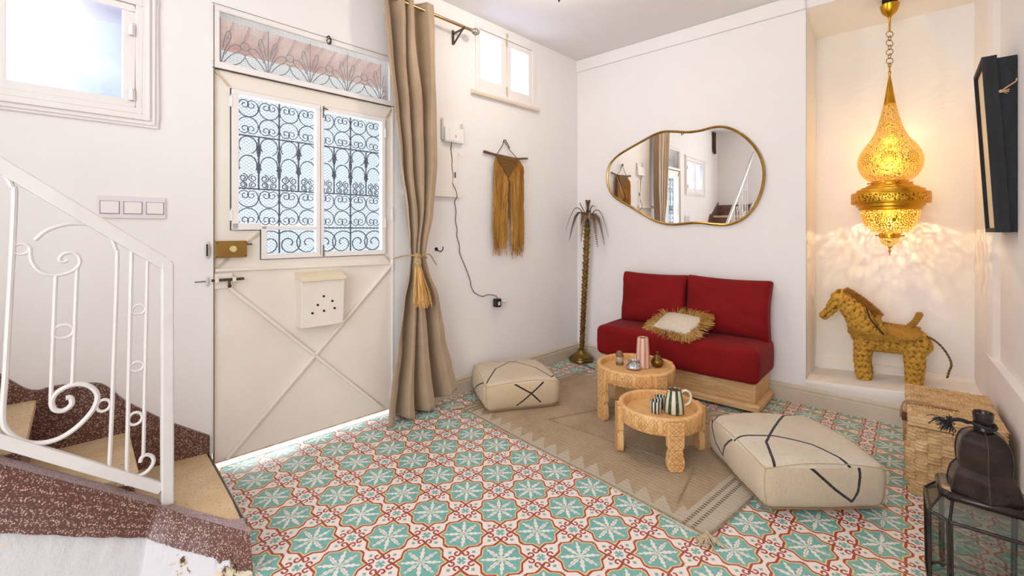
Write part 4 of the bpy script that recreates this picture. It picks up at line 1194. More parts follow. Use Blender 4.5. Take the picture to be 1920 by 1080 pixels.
def cordline(a, b, r=.004):
    n_ = max(int((Vector(b)-Vector(a)).length/.012), 2)
    for i in range(n_):
        p = Vector(a).lerp(Vector(b), (i+.1)/n_); q = Vector(a).lerp(Vector(b), (i+.9)/n_)
        off_ = Vector((-(q-p).y, (q-p).x)).normalized()*.0022
        cd.tube([(p.x-off_.x, p.y-off_.y, .0125), (q.x+off_.x, q.y+off_.y, .0135)], r*.6, 5)
cordline((.50, .30), (.70, .93)); cordline((.50, .30), (1.36, .42)); cordline((1.36, .42), (1.45, .10)); cordline((.70, .93), (1.45, 1.0)); cordline((.62, .66), (1.0, .72))
obj('raised_cord', cd, M('cord_yarn', (112, 84, 60), .9, var=(196, 172, 142), vscale=160), RG)
TY = M('tassel_yarn', (210, 190, 160), .95, var=(170, 146, 116), vscale=90)
for cx, cy, dx, dy in ((1.62, .01, .04, -.06), (0.0, .02, -.05, -.01)):
    ts = MB().ball((cx, cy, .011), .010, 8, 6)
    for i in range(30):
        a = math.atan2(dy, dx)+R.uniform(-.9, .9); L = R.uniform(.035, .085)
        ts.tube(catmull([(cx, cy, .012), (cx+math.cos(a)*L*.5+R.uniform(-.01, .01), cy+math.sin(a)*L*.5, .010), (cx+math.cos(a)*L, cy+math.sin(a)*L, .005)], 3), .0026, 5)
    obj('tassel', ts, TY, RG)
ts = MB()
for i in range(90):   # short fringe at the left end
    yy = i*1.20/90; ts.tube([(.0, yy, .01), (-.02+R.uniform(-.008, .004), yy+R.uniform(-.01, .01), .004)], .002, 4)
obj('end_fringe', ts, TY, RG)
# ================================================================== POUFS
def pouf_mat(name, top, front, left, topz, c0=(226, 208, 180), c1=(216, 194, 162), w=.0048):
    m, nt, b = base_mat(name, c0, .92, spec=.15); b.inputs['Sheen Weight'].default_value = .25
    x, y, z = xyz(nt); v = coords(nt)
    t = tex(nt, 'noise', v, 5, 4, .6); t2 = tex(nt, 'noise', coords(nt, 'Object', (1, 1, 1)), 300, 3, .7); t3 = tex(nt, 'noise', v, 70, 3, .7)
    c = ramp(nt, (E(nt, t.outputs[0])*.6+E(nt, t2.outputs[0])*.4).s, [(.36, lin(c1)), (.62, lin(c0))])
    c = mixc(nt, E(nt, t3.outputs[0]).gt(.64)*.3, c, lin((160, 130, 98)))
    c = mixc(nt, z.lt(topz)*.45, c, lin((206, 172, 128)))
    wob = E(nt, t3.outputs[0])*.004-.002
    masks = []
    T = z.gt(topz)
    d = None
    for pl in top:
        q = poly(x, y, pl); d = q if d is None else d.min(q)
    k = (d+wob).lt(w)*T
    F = (T*-1+1)*((y*-1).gt(x.abs()))
    if front:
        d = None
        for pl in front:
            q = poly(x, z, pl); d = q if d is None else d.min(q)
        k = k.max((d+wob).lt(w)*F)
    if left:
        L = (T*-1+1)*((x*-1).gt(y.abs()))
        d = None
        for pl in left:
            q = poly(y, z, pl); d = q if d is None else d.min(q)
        k = k.max((d+wob).lt(w)*L)
    c = mixc(nt, k, c, lin((34, 28, 30)))
    nt.l.new(c, b.inputs['Base Color'])
    nt.l.new(bumpn(nt, E(nt, t2.outputs[0])+k*1.2+E(nt, t3.outputs[0])*1.5, .8, .006), b.inputs['Normal'])
    return m
def pouf(name, label, loc, rot, hx, hy, h, mat, seedv, flat=0.):
    P_ = thing(name, label, 'pouf', loc, rot, 'floor poufs')
    hz = h/2
    def fn(p):
        x, y, z = p; q = Vector(p)
        fx, fy, fz = max(0, 1-(x/hx)**2), max(0, 1-(y/hy)**2), max(0, 1-(z/hz)**2)
        if z > 0: q.z += .018*fx*fy-.016*((x/hx)**2*(y/hy)**2)*1.4
        q.x += .016*math.copysign(1, x)*(abs(x)/hx)**2*fy*fz; q.y += .016*math.copysign(1, y)*(abs(y)/hy)**2*fx*fz
        if z < 0:  # tucked in underneath
            s = 1-.07*(abs(z)/hz)**2; q.x *= s; q.y *= s
        if z < 0: q.z -= 0
        q += Vector((noise.noise(Vector((x*5+seedv, y*5, z*6))), noise.noise(Vector((x*5, y*5+seedv, z*6))), 0))*.008
        q.z += noise.noise(Vector((x*6, y*6, seedv)))*.006*(1 if z > -hz*.5 else 0)
        q.z += hz
        return q
    body = softgrid(hx, hy, hz, .045, 34, fn, 14)
    obj('cover', body, mat, P_, smooth=180)
    # piping round the foot
    obj('bottom_piping', MB().tube([fn(Vector((x_*1.005, y_*1.005, -hz*.80))) for x_, y_ in [(-hx+2*hx*i/24, -hy) for i in range(24)]+[(hx, -hy+2*hy*i/24) for i in range(24)]+[(hx-2*hx*i/24, hy) for i in range(24)]+[(-hx, hy-2*hy*i/24) for i in range(24)]], .0034, 6, closed=True), M('brown_piping', (150, 116, 80), .9), P_)
    # stitched seams round the top edge and down the corners
    sm_ = MB(); r = .045*.35
    loop = []
    N_ = 24
    zt = hz-.013
    A, B = hx-.012, hy-.012
    cs = [(-A, -B), (A, -B), (A, B), (-A, B)]
    for (x0, y0), (x1, y1) in zip(cs, cs[1:]+cs[:1]):
        for i in range(N_): loop.append(fn(Vector((x0+(x1-x0)*i/N_, y0+(y1-y0)*i/N_, zt))))
    sm_.tube(loop, .0018, 6, closed=True)
    for x0, y0 in cs:
        sm_.tube([fn(Vector((x0, y0, zt-(zt+hz*.75)*i/8))) for i in range(9)], .0016, 6)
    obj('seam', sm_, M('seam_thread', (190, 162, 124), .9), P_)
    return P_
top1 = [[(-.235, -.20), (-.13, -.01), (-.02, .09), (.06, .13)], [(-.10, .20), (.02, .10), (.14, -.05), (.20, -.215), (.235, -.17)], [(.13, .23), (.20, .20), (.235, .17)]]
front1 = [[(-.09, .195), (.045, .115), (.11, .05)], [(.155, .195), (.045, .115), (-.05, .04)]]
left1 = [[(.21, .17), (.16, .10), (.14, .05)], [(-.19, .19), (-.05, .12), (.05, .06)]]
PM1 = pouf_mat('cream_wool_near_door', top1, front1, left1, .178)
pouf('floor_pouf', 'square cream floor pouf with a black cross on its front, against the door wall', (-2.075, 2.34, .004), rad(57), .255, .25, .200, PM1, 3.1)
top2 = [[(-.215, -.262), (-.16, -.10), (-.02, .06), (.10, .20), (.22, .24)], [(-.262, -.02), (-.20, -.03), (-.10, -.06), (.02, -.14), (.10, -.262)],
        [(-.262, .20), (-.22, .225), (-.16, .24)], [(-.16, .262), (0, .235), (.16, .262)]]
front2 = [[(-.085, .205), (.02, .11), (.095, .055), (.115, .10), (.135, .205)]]
left2 = [[(.262, .20), (.21, .18), (.15, .10), (.08, .07)], [(-.02, .205), (.05, .13), (.08, .07)]]
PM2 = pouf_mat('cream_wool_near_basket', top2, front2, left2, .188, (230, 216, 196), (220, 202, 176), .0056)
pouf('floor_pouf', 'square cream floor pouf with bold black lines, in front of the wicker basket', (-.435, 2.425, .004), rad(42), .262, .262, .212, PM2, 8.4)
# ================================================================== NESTED TABLES
def carved(name, c0, c1):
    m, nt, b = base_mat(name, c0, .5)
    x, y, z = xyz(nt); v = coords(nt)
    ang = y.op('ARCTAN2', x)
    vv = coords(nt, 'Object', (1, 1, .25)); t = tex(nt, 'noise', vv, 11, 5, .6)
    t9 = tex(nt, 'noise', coords(nt, 'Object', (1.2, 9, 3)), 8, 5, .65); t9.inputs['Distortion'].default_value = 1.2
    c = ramp(nt, (E(nt, t.outputs[0])*.4+E(nt, t9.outputs[0])*.6).s, [(.36, lin(c1)), (.48, lin(c0)), (.55, lin(c1)), (.64, lin(c0))])
    nt.l.new(c, b.inputs['Base Color'])
    nt.l.new(bumpn(nt, t.outputs[0], .15, .003), b.inputs['Normal'])
    return m, nt, b, (x, y, z, ang), c
def rim_mat(name, c0, c1, r, z0, z1):
    m, nt, b, (x, y, z, ang), c = carved(name, c0, c1)
    N = 22.
    s = ang*(N/(2*PI)); fs = s-s.rnd(); w = (z-z0)*(1/(z1-z0))
    outer = hyp(x, y).gt(r-.004)*z.lt(z1-.006)
    L = 2*PI*r/N/(z1-z0)
    a = (fs.abs()*2)-(w-.5).abs()*2
    g1 = a.abs().lt(.055).max((a.abs()-.42).abs().lt(.04)*(fs.abs()*2).gt((w-.5).abs()*2))
    g2 = (fs.abs()-.5).abs().lt(.022)
    g3 = (hyp(fs.abs()*2-1, (w-.5)*2)-.62).abs().lt(.045)
    odd = ((s.rnd()*.5).frac().abs()).gt(.2)
    g = (g1*odd).max(g3*(odd*-1+1)).max((((fs.abs()*2)+(w-.5).abs()*2)-1).abs().lt(.05)*(odd*-1+1)).max(g2)*outer
    c2 = mixc(nt, g*.75, c, lin((170, 112, 62)))
    nt.l.new(c2, b.inputs['Base Color'])
    nt.l.new(bumpn(nt, g*-1, .8, .004), b.inputs['Normal'])
    return m
def leg_mat(name, c0, c1):
    m, nt, b, (x, y, z, ang), c = carved(name, c0, c1)
    w = z*(1/.068); fw = (w-w.rnd()).abs()*2    # 0..1 within each band
    u = x.abs()*(1/.038)
    g = ((u-fw).abs().lt(.06)).max(((u+fw)-1).abs().lt(.06)).max(((u+fw)-.6).abs().lt(.04)).max(((w-w.rnd()).abs()-.5).abs().lt(.03))
    g = g*(y.lt(-.012))*u.lt(.93)
    c2 = mixc(nt, g*.75, c, lin((164, 106, 56)))
    nt.l.new(c2, b.inputs['Base Color']); nt.l.new(bumpn(nt, g*-1, .8, .004), b.inputs['Normal'])
    return m
def table(label, loc, r, h, dz, rotz, legs, c0, c1):
    T_ = thing('tray_table', label, 'table', loc, rotz, 'carved tray tables')
    rm = rim_mat('carved_rim', c0, c1, r, h-.085, h)
    rimp = [(r-.004, h-.085), (r, h-.080), (r, h-.010), (r-.003, h-.002), (r-.008, h), (r-.020, h), (r-.026, h-.004), (r-.028, h-.010), (r-.030, h-dz)]
    tm_ = MB().lathe(rimp+[(.0001, h-dz)], 64)
    tm_.lathe([(.0001, h-.080), (r-.006, h-.085)], 64)
    obj('tray', tm_, rm, T_, smooth=50)
    lm = leg_mat('carved_leg', c0, c1)
    for a in legs:
        w = .040
        prof = [(1, h-.006), (1, h-.10), (.98, h-.13), (.80, h-.138), (.80, h-.150), (1.0, h-.172)]
        zz = h-.172
        if h > .3: prof += [(.96, .115), (.76, .104), (.76, .094), (.95, .082)]
        else: prof += [(.80, .088), (.80, .080)]
        prof += [(1.02, .058), (1.04, .040), (.98, .018), (.78, .003), (.70, 0)]
        outl = [(-w*q, z) for q, z in prof]+[(w*q, z) for q, z in prof[::-1]]
        lmb = MB()
        # local frame: y axis points inwards; outer face at y=-.02
        lmb.prism(outl, -.022, .012, ax=1)
        # curve the outer face with the rim
        lmb.v = [(x, y+(.0 if y > 0 else (x*x)/(2*r)), z) for x, y, z in lmb.v]
        lo_ = obj('leg', lmb, lm, T_, smooth=30, bevel=.003)
        lo_.location = (math.cos(a)*(r-.003), math.sin(a)*(r-.003), 0); lo_.rotation_euler = (0, 0, a+PI/2)
    return T_
W0, W1 = (230, 184, 124), (210, 154, 92)
table('taller round carved pale wood tray table holding the pink vase', (-1.312, 2.640, .012), .240, .315, .036, 0, [rad(-116), rad(143), rad(60), rad(-28)], W0, W1)
table('shorter round carved pale wood tray table holding the green striped jug', (-.998, 2.287, .012), .212, .245, .046, 0, [rad(-140), rad(-47), rad(45), rad(135)], W0, W1)
# ---- things on the taller table (tray floor z = .291)
zt1 = .2915
v_ = thing('striped_vase', 'tapered ceramic vase with pink and cream vertical stripes on the taller table', 'vase', (-1.290, 2.700, zt1))
def stripes(name, ca, cb, n, frac=.5, rough=.3, zcut=None, ctop=None, wob=0.):
    m, nt, b = base_mat(name, ca, rough); b.inputs['Coat Weight'].default_value = .3
    x, y, z = xyz(nt); ang = y.op('ARCTAN2', x)
    s = (ang*(n/(2*PI))+.23).frac()
    if wob: s = (ang*(n/(2*PI))+.23+(z*60).sin()*wob).frac()
    k = s.lt(frac)
    c = mixc(nt, k, lin(ca), lin(cb))
    t = tex(nt, 'noise', coords(nt), 60, 3); c = mixc(nt, E(nt, t.outputs[0]).gt(.6)*.15, c, lin((200, 180, 160)))
    if zcut is not None:
        c = mixc(nt, z.gt(zcut)*hyp(x, y).lt(ctop[1]), c, lin(ctop[0]))
    nt.l.new(c, b.inputs['Base Color']); return m
vp = [(.0001, 0), (.040, 0), (.043, .003), (.042, .05), (.040, .11), (.036, .17), (.034, .188), (.031, .192), (.029, .186), (.033, .11), (.034, .02), (.0001, .012)]
obj('body', MB().lathe(vp, 40), stripes('pink_stripes', (224, 192, 170), (200, 136, 116), 8, .5, .6), v_)
obj('interior', MB().lathe([(.0001, .160), (.0315, .160), (.0295, .184)], 32), M('vase_inside', (70, 30, 22), .6), v_)
pt_ = thing('brass_pot', 'small round lidded brass pot right of the pink vase', 'pot', (-1.225, 2.770, zt1))
obj('body', MB().lathe([(.0001, 0), (.022, 0), (.032, .010), (.039, .026), (.039, .038), (.031, .052), (.026, .057)], 28), M('old_brass', (150, 116, 54), .35, .9, var=(92, 66, 34), vscale=40, bump=.4, bscale=120), pt_)
obj('lid', MB().lathe([(.028, .056), (.026, .060), (.018, .070), (.009, .079), (.006, .086), (.010, .092), (.006, .099), (.0001, .102)], 24), MATS['old_brass'], pt_)
bw_ = thing('silver_bowl', 'small hammered silver bowl in front of the pink vase', 'bowl', (-1.318, 2.630, zt1))
def hamm():
    m, nt, b = base_mat('hammered_silver', (196, 198, 204), .22, 1.)
    t = tex(nt, 'vor', coords(nt), 75); nt.l.new(bumpn(nt, t.outputs['Distance'], .8, .006), b.inputs['Normal']); return m
obj('bowl', MB().lathe([(.0001, 0), (.036, 0), (.047, .006), (.049, .013), (.040, .028), (.030, .038), (.028, .043), (.034, .052), (.031, .053), (.026, .045), (.030, .036), (.0001, .012)], 32), hamm(), bw_)
sh_ = thing('spice_shaker', 'small glass shaker with brown domed top and base at the left of the taller table', 'shaker', (-1.430, 2.655, zt1))
BRN = M('brown_wood', (104, 76, 44), .5, var=(140, 106, 66), vscale=40)
obj('base', MB().lathe([(.0001, 0), (.024, 0), (.025, .004), (.0245, .018), (.022, .020)], 24), BRN, sh_)
obj('glass', MB().lathe([(.0225, .018), (.0235, .020), (.0235, .052), (.022, .054)], 24), M('cloudy_glass', (196, 182, 164), .2, **{'Transmission Weight': .3}), sh_)
obj('top', MB().lathe([(.0245, .052), (.025, .056), (.0245, .066), (.021, .078), (.012, .088), (.0001, .091)], 24), BRN, sh_)
# ---- things on the shorter table (tray floor z = .211)
zt2 = .2115
jg = thing('striped_jug', 'cream ceramic jug with bold dark green stripes and a handle on the shorter table', 'jug', (-.935, 2.325, zt2), rad(40))
GS = stripes('green_stripes', (222, 210, 184), (40, 76, 46), 8, .46, .3)
obj('body', MB().lathe([(.0001, 0), (.044, 0), (.051, .006), (.050, .03), (.046, .065), (.040, .095), (.036, .112), (.037, .120), (.034, .121), (.033, .112), (.040, .07), (.044, .02), (.0001, .012)], 44), GS, jg)
obj('interior', MB().lathe([(.0001, .100), (.0365, .100), (.0335, .117)], 32), M('jug_inside', (74, 28, 26), .5), jg)
obj('handle', MB().tube(catmull([(.036, .0, .108), (.058, .0, .116), (.080, .0, .104), (.085, .0, .075), (.072, .0, .048), (.046, .0, .036)], 6), .0075, 10, flat=(1.25, .8)), M('cream_glaze', (228, 214, 186), .22), jg)
GS2 = stripes('cup_stripes', (228, 222, 208), (34, 62, 44), 10, .5, .22)
cups = [((-1.008, 2.262, zt2), 'small green-striped cup standing nearest the rim, in front of its twin'), ((-1.018, 2.338, zt2), 'small green-striped cup standing behind its twin, beside the jug')]
for i, (lc, lb) in enumerate(cups):
    c_ = thing('striped_cup', lb, 'cup', lc, i*.5, 'green striped cups')
    obj('cup', MB().lathe([(.0001, 0), (.027, 0), (.029, .004), (.030, .058), (.0295, .061), (.0275, .061), (.027, .012), (.0001, .008)], 32), GS2, c_)
# ================================================================== NICHE LANTERN
LX, LY = -.110, 3.700
LN = thing('hanging_lantern', 'pierced brass teardrop lantern glowing in the niche above the straw horse', 'lantern', (LX, LY, 1.0))
def pierced(name, zc, nros, rr, scale=62, glow=2.2, top=9., vthr=.105):
    m = bpy.data.materials.new(name); m.use_nodes = True; nt = NT(m)
    b = nt.n['Principled BSDF']; out = nt.n['Material Output']
    b.inputs['Base Color'].default_value = lin((212, 158, 44)); b.inputs['Metallic'].default_value = .9; b.inputs['Roughness'].default_value = .32
    x, y, z = xyz(nt); v = coords(nt)
    t = nt.add('ShaderNodeTexVoronoi', feature='DISTANCE_TO_EDGE'); nt.l.new(v, t.inputs['Vector']); t.inputs['Scale'].default_value = scale
    t.inputs['Randomness'].default_value = .75
    hole = E(nt, t.outputs[0]).gt(vthr)
    ang = y.op('ARCTAN2', x); s = ang*(nros/(2*PI)); ds = (s-s.rnd())*(2*PI/nros*rr)
    d = hyp(ds, z-zc)
    ros = d.lt(.042)
    rings = ((d*(1/.0115)).frac()-.5).abs().lt(.27)
    a2 = (z-zc).op('ARCTAN2', ds); spokes = ((a2*(12/(2*PI))).frac()-.5).abs().lt(.33)
    rh = (rings*spokes).max(d.lt(.006)*-1+0)*ros
    hole = (hole*(ros*-1+1)).max(rh)*(z.lt(top))
    tr = nt.add('ShaderNodeBsdfTransparent'); em_ = nt.add('ShaderNodeEmission'); em_.inputs[0].default_value = (1, .60, .12, 1); em_.inputs[1].default_value = glow
    gm = nt.add('ShaderNodeMixShader'); gm.inputs[0].default_value = .36
    nt.l.new(tr.outputs[0], gm.inputs[1]); nt.l.new(em_.outputs[0], gm.inputs[2])
    mx = nt.add('ShaderNodeMixShader'); nt.l.new(hole.s, mx.inputs[0]); nt.l.new(b.outputs[0], mx.inputs[1]); nt.l.new(gm.outputs[0], mx.inputs[2])
    nt.l.new(mx.outputs[0], out.inputs['Surface'])
    return m
GOLD = M('polished_brass', (214, 160, 46), .26, 1., var=(190, 136, 34), vscale=9)
def engr():
    m, nt, b = base_mat('engraved_brass', (206, 152, 44), .32, 1.)
    x, y, z = xyz(nt); v = coords(nt)
    t = tex(nt, 'vor', v, 90); k = ramp(nt, t.outputs['Distance'], [(.3, lin((120, 78, 18))), (.5, lin((222, 170, 60)))])
    msk = (z.gt(.348))*(z.lt(.392))
    nt.l.new(mixc(nt, msk, lin((206, 152, 44)), k), b.inputs['Base Color'])
    nt.l.new(bumpn(nt, E(nt, t.outputs['Distance'])*msk, .5, .004), b.inputs['Normal']); return m
q = lambda L: [(r*.77, z-1.0) for r, z in L]
prof_top = q([(.118, 1.478), (.150, 1.490), (.190, 1.528), (.207, 1.570), (.211, 1.605), (.200, 1.650), (.173, 1.692), (.143, 1.725), (.118, 1.755), (.086, 1.812), (.063, 1.880), (.048, 1.935), (.0405, 1.965)])
prof_top = [(p.x, p.y) for p in catmull([(a, b, 0) for a, b in prof_top], 4)]
PU = pierced('pierced_brass', .612, 8, .163, 115, glow=1.3)
obj('upper_shade', MB().lathe(prof_top, 72), PU, LN, smooth=180)
obj('spire', MB().lathe(q([(.0410, 1.963), (.030, 2.016), (.018, 2.083), (.007, 2.140), (.006, 2.150), (.010, 2.156), (.010, 2.168), (.005, 2.174), (.005, 2.19)]), 40), GOLD, LN)
obj('collar', MB().lathe(q([(.118, 1.480), (.122, 1.474), (.122, 1.458), (.150, 1.452), (.154, 1.444), (.186, 1.438), (.190, 1.430), (.218, 1.424), (.222, 1.406), (.250, 1.404), (.254, 1.398), (.254, 1.340), (.250, 1.334), (.222, 1.334), (.220, 1.318), (.206, 1.312), (.204, 1.298), (.192, 1.292), (.188, 1.296), (.188, 1.31), (.112, 1.47)]), 80, close=True), engr(), LN, smooth=30)
for (r_s, z_s, ph_s, L_s) in ((.090, .466, .35, .020), (.050, .135, .1, .016)):
    for i in range(4):
        a = i*PI/2+ph_s; c_, s_n = math.cos(a), math.sin(a)
        sc2 = MB().tube([(r_s*c_, r_s*s_n, z_s), ((r_s+L_s)*c_, (r_s+L_s)*s_n, z_s)], .0038, 8)
        sc2.ball(((r_s+L_s+.001)*c_, (r_s+L_s+.001)*s_n, z_s), .006, 8, 6); obj('thumb_screw', sc2, GOLD, LN)
prof_bot = q([(.192, 1.294), (.190, 1.270), (.183, 1.240), (.166, 1.205), (.140, 1.178), (.105, 1.158), (.068, 1.148)])
prof_bot = [(p.x, p.y) for p in catmull([(a, b, 0) for a, b in prof_bot], 4)]
PB = pierced('pierced_brass_lower', .232, 7, .137, 66, glow=1.9)
obj('lower_shade', MB().lathe(prof_bot, 72), PB, LN, smooth=180)
obj('lower_ring', MB().lathe(q([(.066, 1.150), (.070, 1.146), (.070, 1.124), (.066, 1.120), (.060, 1.122), (.060, 1.148)]), 40, close=True), GOLD, LN, smooth=30)
obj('drop_shade', MB().lathe(q([(.064, 1.122), (.060, 1.100), (.046, 1.082), (.026, 1.070), (.012, 1.066)]), 40), pierced('pierced_brass_drop', .02, 8, .05, 120, 2.0), LN, smooth=180)
obj('finial', MB().lathe(q([(.013, 1.068), (.014, 1.062), (.006, 1.056), (.004, 1.048), (.009, 1.040), (.009, 1.032), (.003, 1.026), (.005, 1.018), (.0001, 1.006)]), 20), GOLD, LN)
chn = MB()
zz = 1.425; i = 0
while zz > 1.215:
    big = i % 2 == 0
    r = .0195 if big else .012; c_ = (0, 0, zz-r)
    a0 = rad(35) if big else rad(125)
    tl_ = .25*math.sin(i*2.1)
    chn.tube([(r*math.cos(a)*math.cos(a0), r*math.cos(a)*math.sin(a0), zz-r+r*(1.0 if big else 1.3)*math.sin(a)+tl_*r*math.cos(a)) for a in [2*PI*k/18 for k in range(18)]], .0024, 6, closed=True)
    zz -= 2*r*(.86 if big else .95); i += 1
obj('chain', chn, M('chain_brass', (170, 126, 60), .35, 1.), LN)
obj('hook', MB().tube([(0, 0, zz+.012), (0, 0, 1.18)], .003, 6), GOLD, LN)
obj('canopy', MB().lathe(q([(.006, 2.42), (.007, 2.50), (.012, 2.512), (.018, 2.520), (.040, 2.535), (.052, 2.550), (.060, 2.572), (.064, 2.590), (.056, 2.596), (.0001, 2.596)]), 36), GOLD, LN)
obj('ceiling_box', MB().lathe(q([(.050, 2.597), (.050, 2.63)]), 28), M('ceiling_box_black', (16, 14, 12), .8), LN)
for z_ in (.62, .36): 
    bl = MB().ball((0, 0, z_+.035), .018, 14, 8, (1, 1, 1.3)); bl.cyl((0, 0, z_+.05), (0, 0, z_+.09), .012, 12)
    obj('lamp_holder', MB().cyl((0, 0, z_+.065), (0, 0, z_+.095), .009, 12), GOLD, LN)
# ================================================================== STRAW HORSE
HY = 3.772
HS = thing('straw_horse', 'plaited straw toy horse standing in the niche under the brass lantern', 'toy horse', (-.10, HY, 0))
def hp(x, z, y=0): return Vector((x+.10, y, z))
bones = [  # (a, b, ra, rb, flatten y)
 (hp(-.215, .465), hp(-.005, .470), .088, .084), (hp(-.005, .470), hp(.012, .455), .084, .080),
 (hp(-.225, .480), hp(-.275, .600), .090, .074), (hp(-.275, .600), hp(-.352, .690), .074, .056), (hp(-.352, .690), hp(-.378, .705), .056, .046),
 (hp(-.378, .705), hp(-.425, .620), .044, .032), (hp(-.425, .620), hp(-.462, .576), .032, .027),
 (hp(-.378, .715), hp(-.366, .752), .030, .017),
 (hp(-.245, .42, .040), hp(-.250, .30, .040), .050, .044), (hp(-.250, .30, .040), hp(-.240, .212, .040), .044, .043),
 (hp(-.245, .42, -.040), hp(-.250, .30, -.040), .050, .044), (hp(-.250, .30, -.040), hp(-.240, .212, -.040), .044, .043),
 (hp(.005, .43, .040), hp(.008, .30, .042), .055, .047), (hp(.008, .30, .042), hp(.004, .235, .042), .047, .043),
 (hp(.005, .43, -.040), hp(.008, .30, -.042), .055, .047), (hp(.008, .30, -.042), hp(.004, .235, -.042), .047, .043)]
def bodymesh():
    mb = MB()
    for a, b, ra, rb in bones:
        n_ = 6
        mb.tube([a.lerp(b, i/n_) for i in range(n_+1)], lambda t, ra=ra, rb=rb: ra+(rb-ra)*t, 18)
        mb.ball(a, ra, 16, 10); mb.ball(b, rb, 16, 10)
    me = bpy.data.meshes.new('tmp'); me.from_pydata(mb.v, [], mb.f); o = bpy.data.objects.new('tmp', me); COL.objects.link(o)
    md = o.modifiers.new('r', 'REMESH'); md.mode = 'VOXEL'; md.voxel_size = .0052
    sm2 = o.modifiers.new('s', 'SMOOTH'); sm2.iterations = 8; sm2.factor = .5
    dg = bpy.context.evaluated_depsgraph_get(); me2 = bpy.data.meshes.new_from_object(o.evaluated_get(dg))
    bpy.data.objects.remove(o); bpy.data.meshes.remove(me)
    out = MB(); out.w = []
    nrm = [v.normal.copy() for v in me2.vertices]
    for v in me2.vertices:
        p = v.co; best = None
        for bi, (a, b, ra, rb) in enumerate(bones):
            d_ = b-a; t = max(0, min(1, (p-a).dot(d_)/d_.length_squared)); c_ = a+d_*t
            dist = (p-c_).length-(ra+(rb-ra)*t)
            if best is None or dist < best[0]: best = (dist, bi, t, c_, d_)
        _, bi, t, c_, d_ = best
        if bi < 2: along, cross = p.x, math.atan2(p.z-.465, p.y)*.085
        elif bi < 8: along, cross = (p.z-p.x*.9)*.75, p.y+math.atan2(p.y, .07)*.02
        else: along, cross = p.z, math.atan2(p.y-c_.y, p.x-c_.x)*.045
        B_ = .036
        zig = abs((cross/.030) % 1.0-.5)*2
        bandp = (along/B_+zig*.42) % 1.0
        strand = abs((cross/.030*2+along/B_*2) % 1.0-.5)
        strd = .5+.5*math.cos(2*PI*(along/.0095+zig*2.4))
        disp = .009*math.sin(PI*bandp)**.5-.006+.0032*(strd-.5)+.004*noise.noise(p*45)
        out.w.append(max(0., min(1., .25+.55*math.sin(PI*bandp)**.5+.45*(strd-.5)+.5*noise.noise(p*60))))
        q_ = p+nrm[v.index]*disp
        if bi >= 8 and q_.z < sillz(q_.x-.10)+.002: q_.z = sillz(q_.x-.10)+.002
        out.v.append(tuple(q_))
    for pl in me2.polygons: out.face(tuple(pl.vertices))
    bpy.data.meshes.remove(me2)
    return out
def straw(name, c0, c1, c2):
    m, nt, b = base_mat(name, c0, .7)
    v = coords(nt, 'Object', (1, 1, 1)); t = tex(nt, 'noise', v, 90, 5, .75); t.inputs['Distortion'].default_value = 2.5
    t2 = tex(nt, 'noise', v, 16, 3, .6)
    h = E(nt, t.outputs[0])*.75+E(nt, t2.outputs[0])*.25
    nt.l.new(ramp(nt, h.s, [(.34, lin(c2)), (.45, lin(c0)), (.62, lin(c1))]), b.inputs['Base Color'])
    nt.l.new(bumpn(nt, h, 1., .008), b.inputs['Normal'])
    return m
STR = straw('horse_straw', (184, 132, 40), (212, 164, 66), (108, 68, 16))
def straw_body():
    m, nt, b = base_mat('plaited_straw', (190, 140, 46), .7)
    at = nt.add('ShaderNodeAttribute', attribute_name='weave'); t = tex(nt, 'noise', coords(nt), 110, 4, .75); t.inputs['Distortion'].default_value = 2
    h = E(nt, at.outputs['Fac'])*.7+E(nt, t.outputs[0])*.5-.1
    nt.l.new(ramp(nt, h.s, [(.22, lin((84, 50, 10))), (.42, lin((168, 116, 30))), (.68, lin((216, 166, 62)))]), b.inputs['Base Color'])
    nt.l.new(bumpn(nt, h, 1., .006), b.inputs['Normal']); return m
bmh = bodymesh(); bdo = obj('body', bmh, straw_body(), HS, smooth=180)
at_ = bdo.data.attributes.new('weave', 'FLOAT', 'POINT')
for i_, w_ in enumerate(bmh.w[:len(bdo.data.vertices)]): at_.data[i_].value = w_
def rope(pts, r, name, parent=HS, mat=STR, n=8, strands=2):
    P_ = catmull(pts, n); mb = MB()
    for s_2 in range(strands):
        path = []
        for i, p in enumerate(P_):
            t_ = (P_[min(i+1, len(P_)-1)]-P_[max(i-1, 0)]).normalized(); a_ = t_.cross(Vector((0, 1, .01))).normalized(); b_ = t_.cross(a_)
            ph = i*1.0+2*PI*s_2/strands
            path.append(p+(a_*math.cos(ph)+b_*math.sin(ph))*r*.55)
        mb.tube(path, r*.62, 7)
    return obj(name, mb, mat, parent)
# mane and forelock
mn = MB()
for i in range(900):
    t = R.random(); 
    base = hp(-.365, .735).lerp(hp(-.195, .590), t)+Vector((0, R.uniform(-.012, .012), .014*math.sin(PI*t)))
    dv = Vector((.36+.30*t, R.uniform(-.35, .35), .93-.45*t)).normalized(); L = R.uniform(.034, .060)
    mn.tube([base-dv*.015, base+dv*L*.6, base+dv*L+Vector((.012, 0, -.004))], .0021, 3)
for i in range(120):
    a = hp(-.37, .742); dv = Vector((R.uniform(-.9, .5), R.uniform(-.5, .5), R.uniform(.2, 1))).normalized()
    mn.tube([a, a+dv*R.uniform(.014, .030)], .002, 3)
obj('mane', mn, straw('mane_straw', (188, 126, 40), (214, 158, 70), (120, 70, 22)), HS, smooth=0)
yf = -.104
rope([hp(-.165, .618, -.02), hp(-.160, .575, -.055), hp(-.140, .530, -.085)], .013, 'saddle_strap')
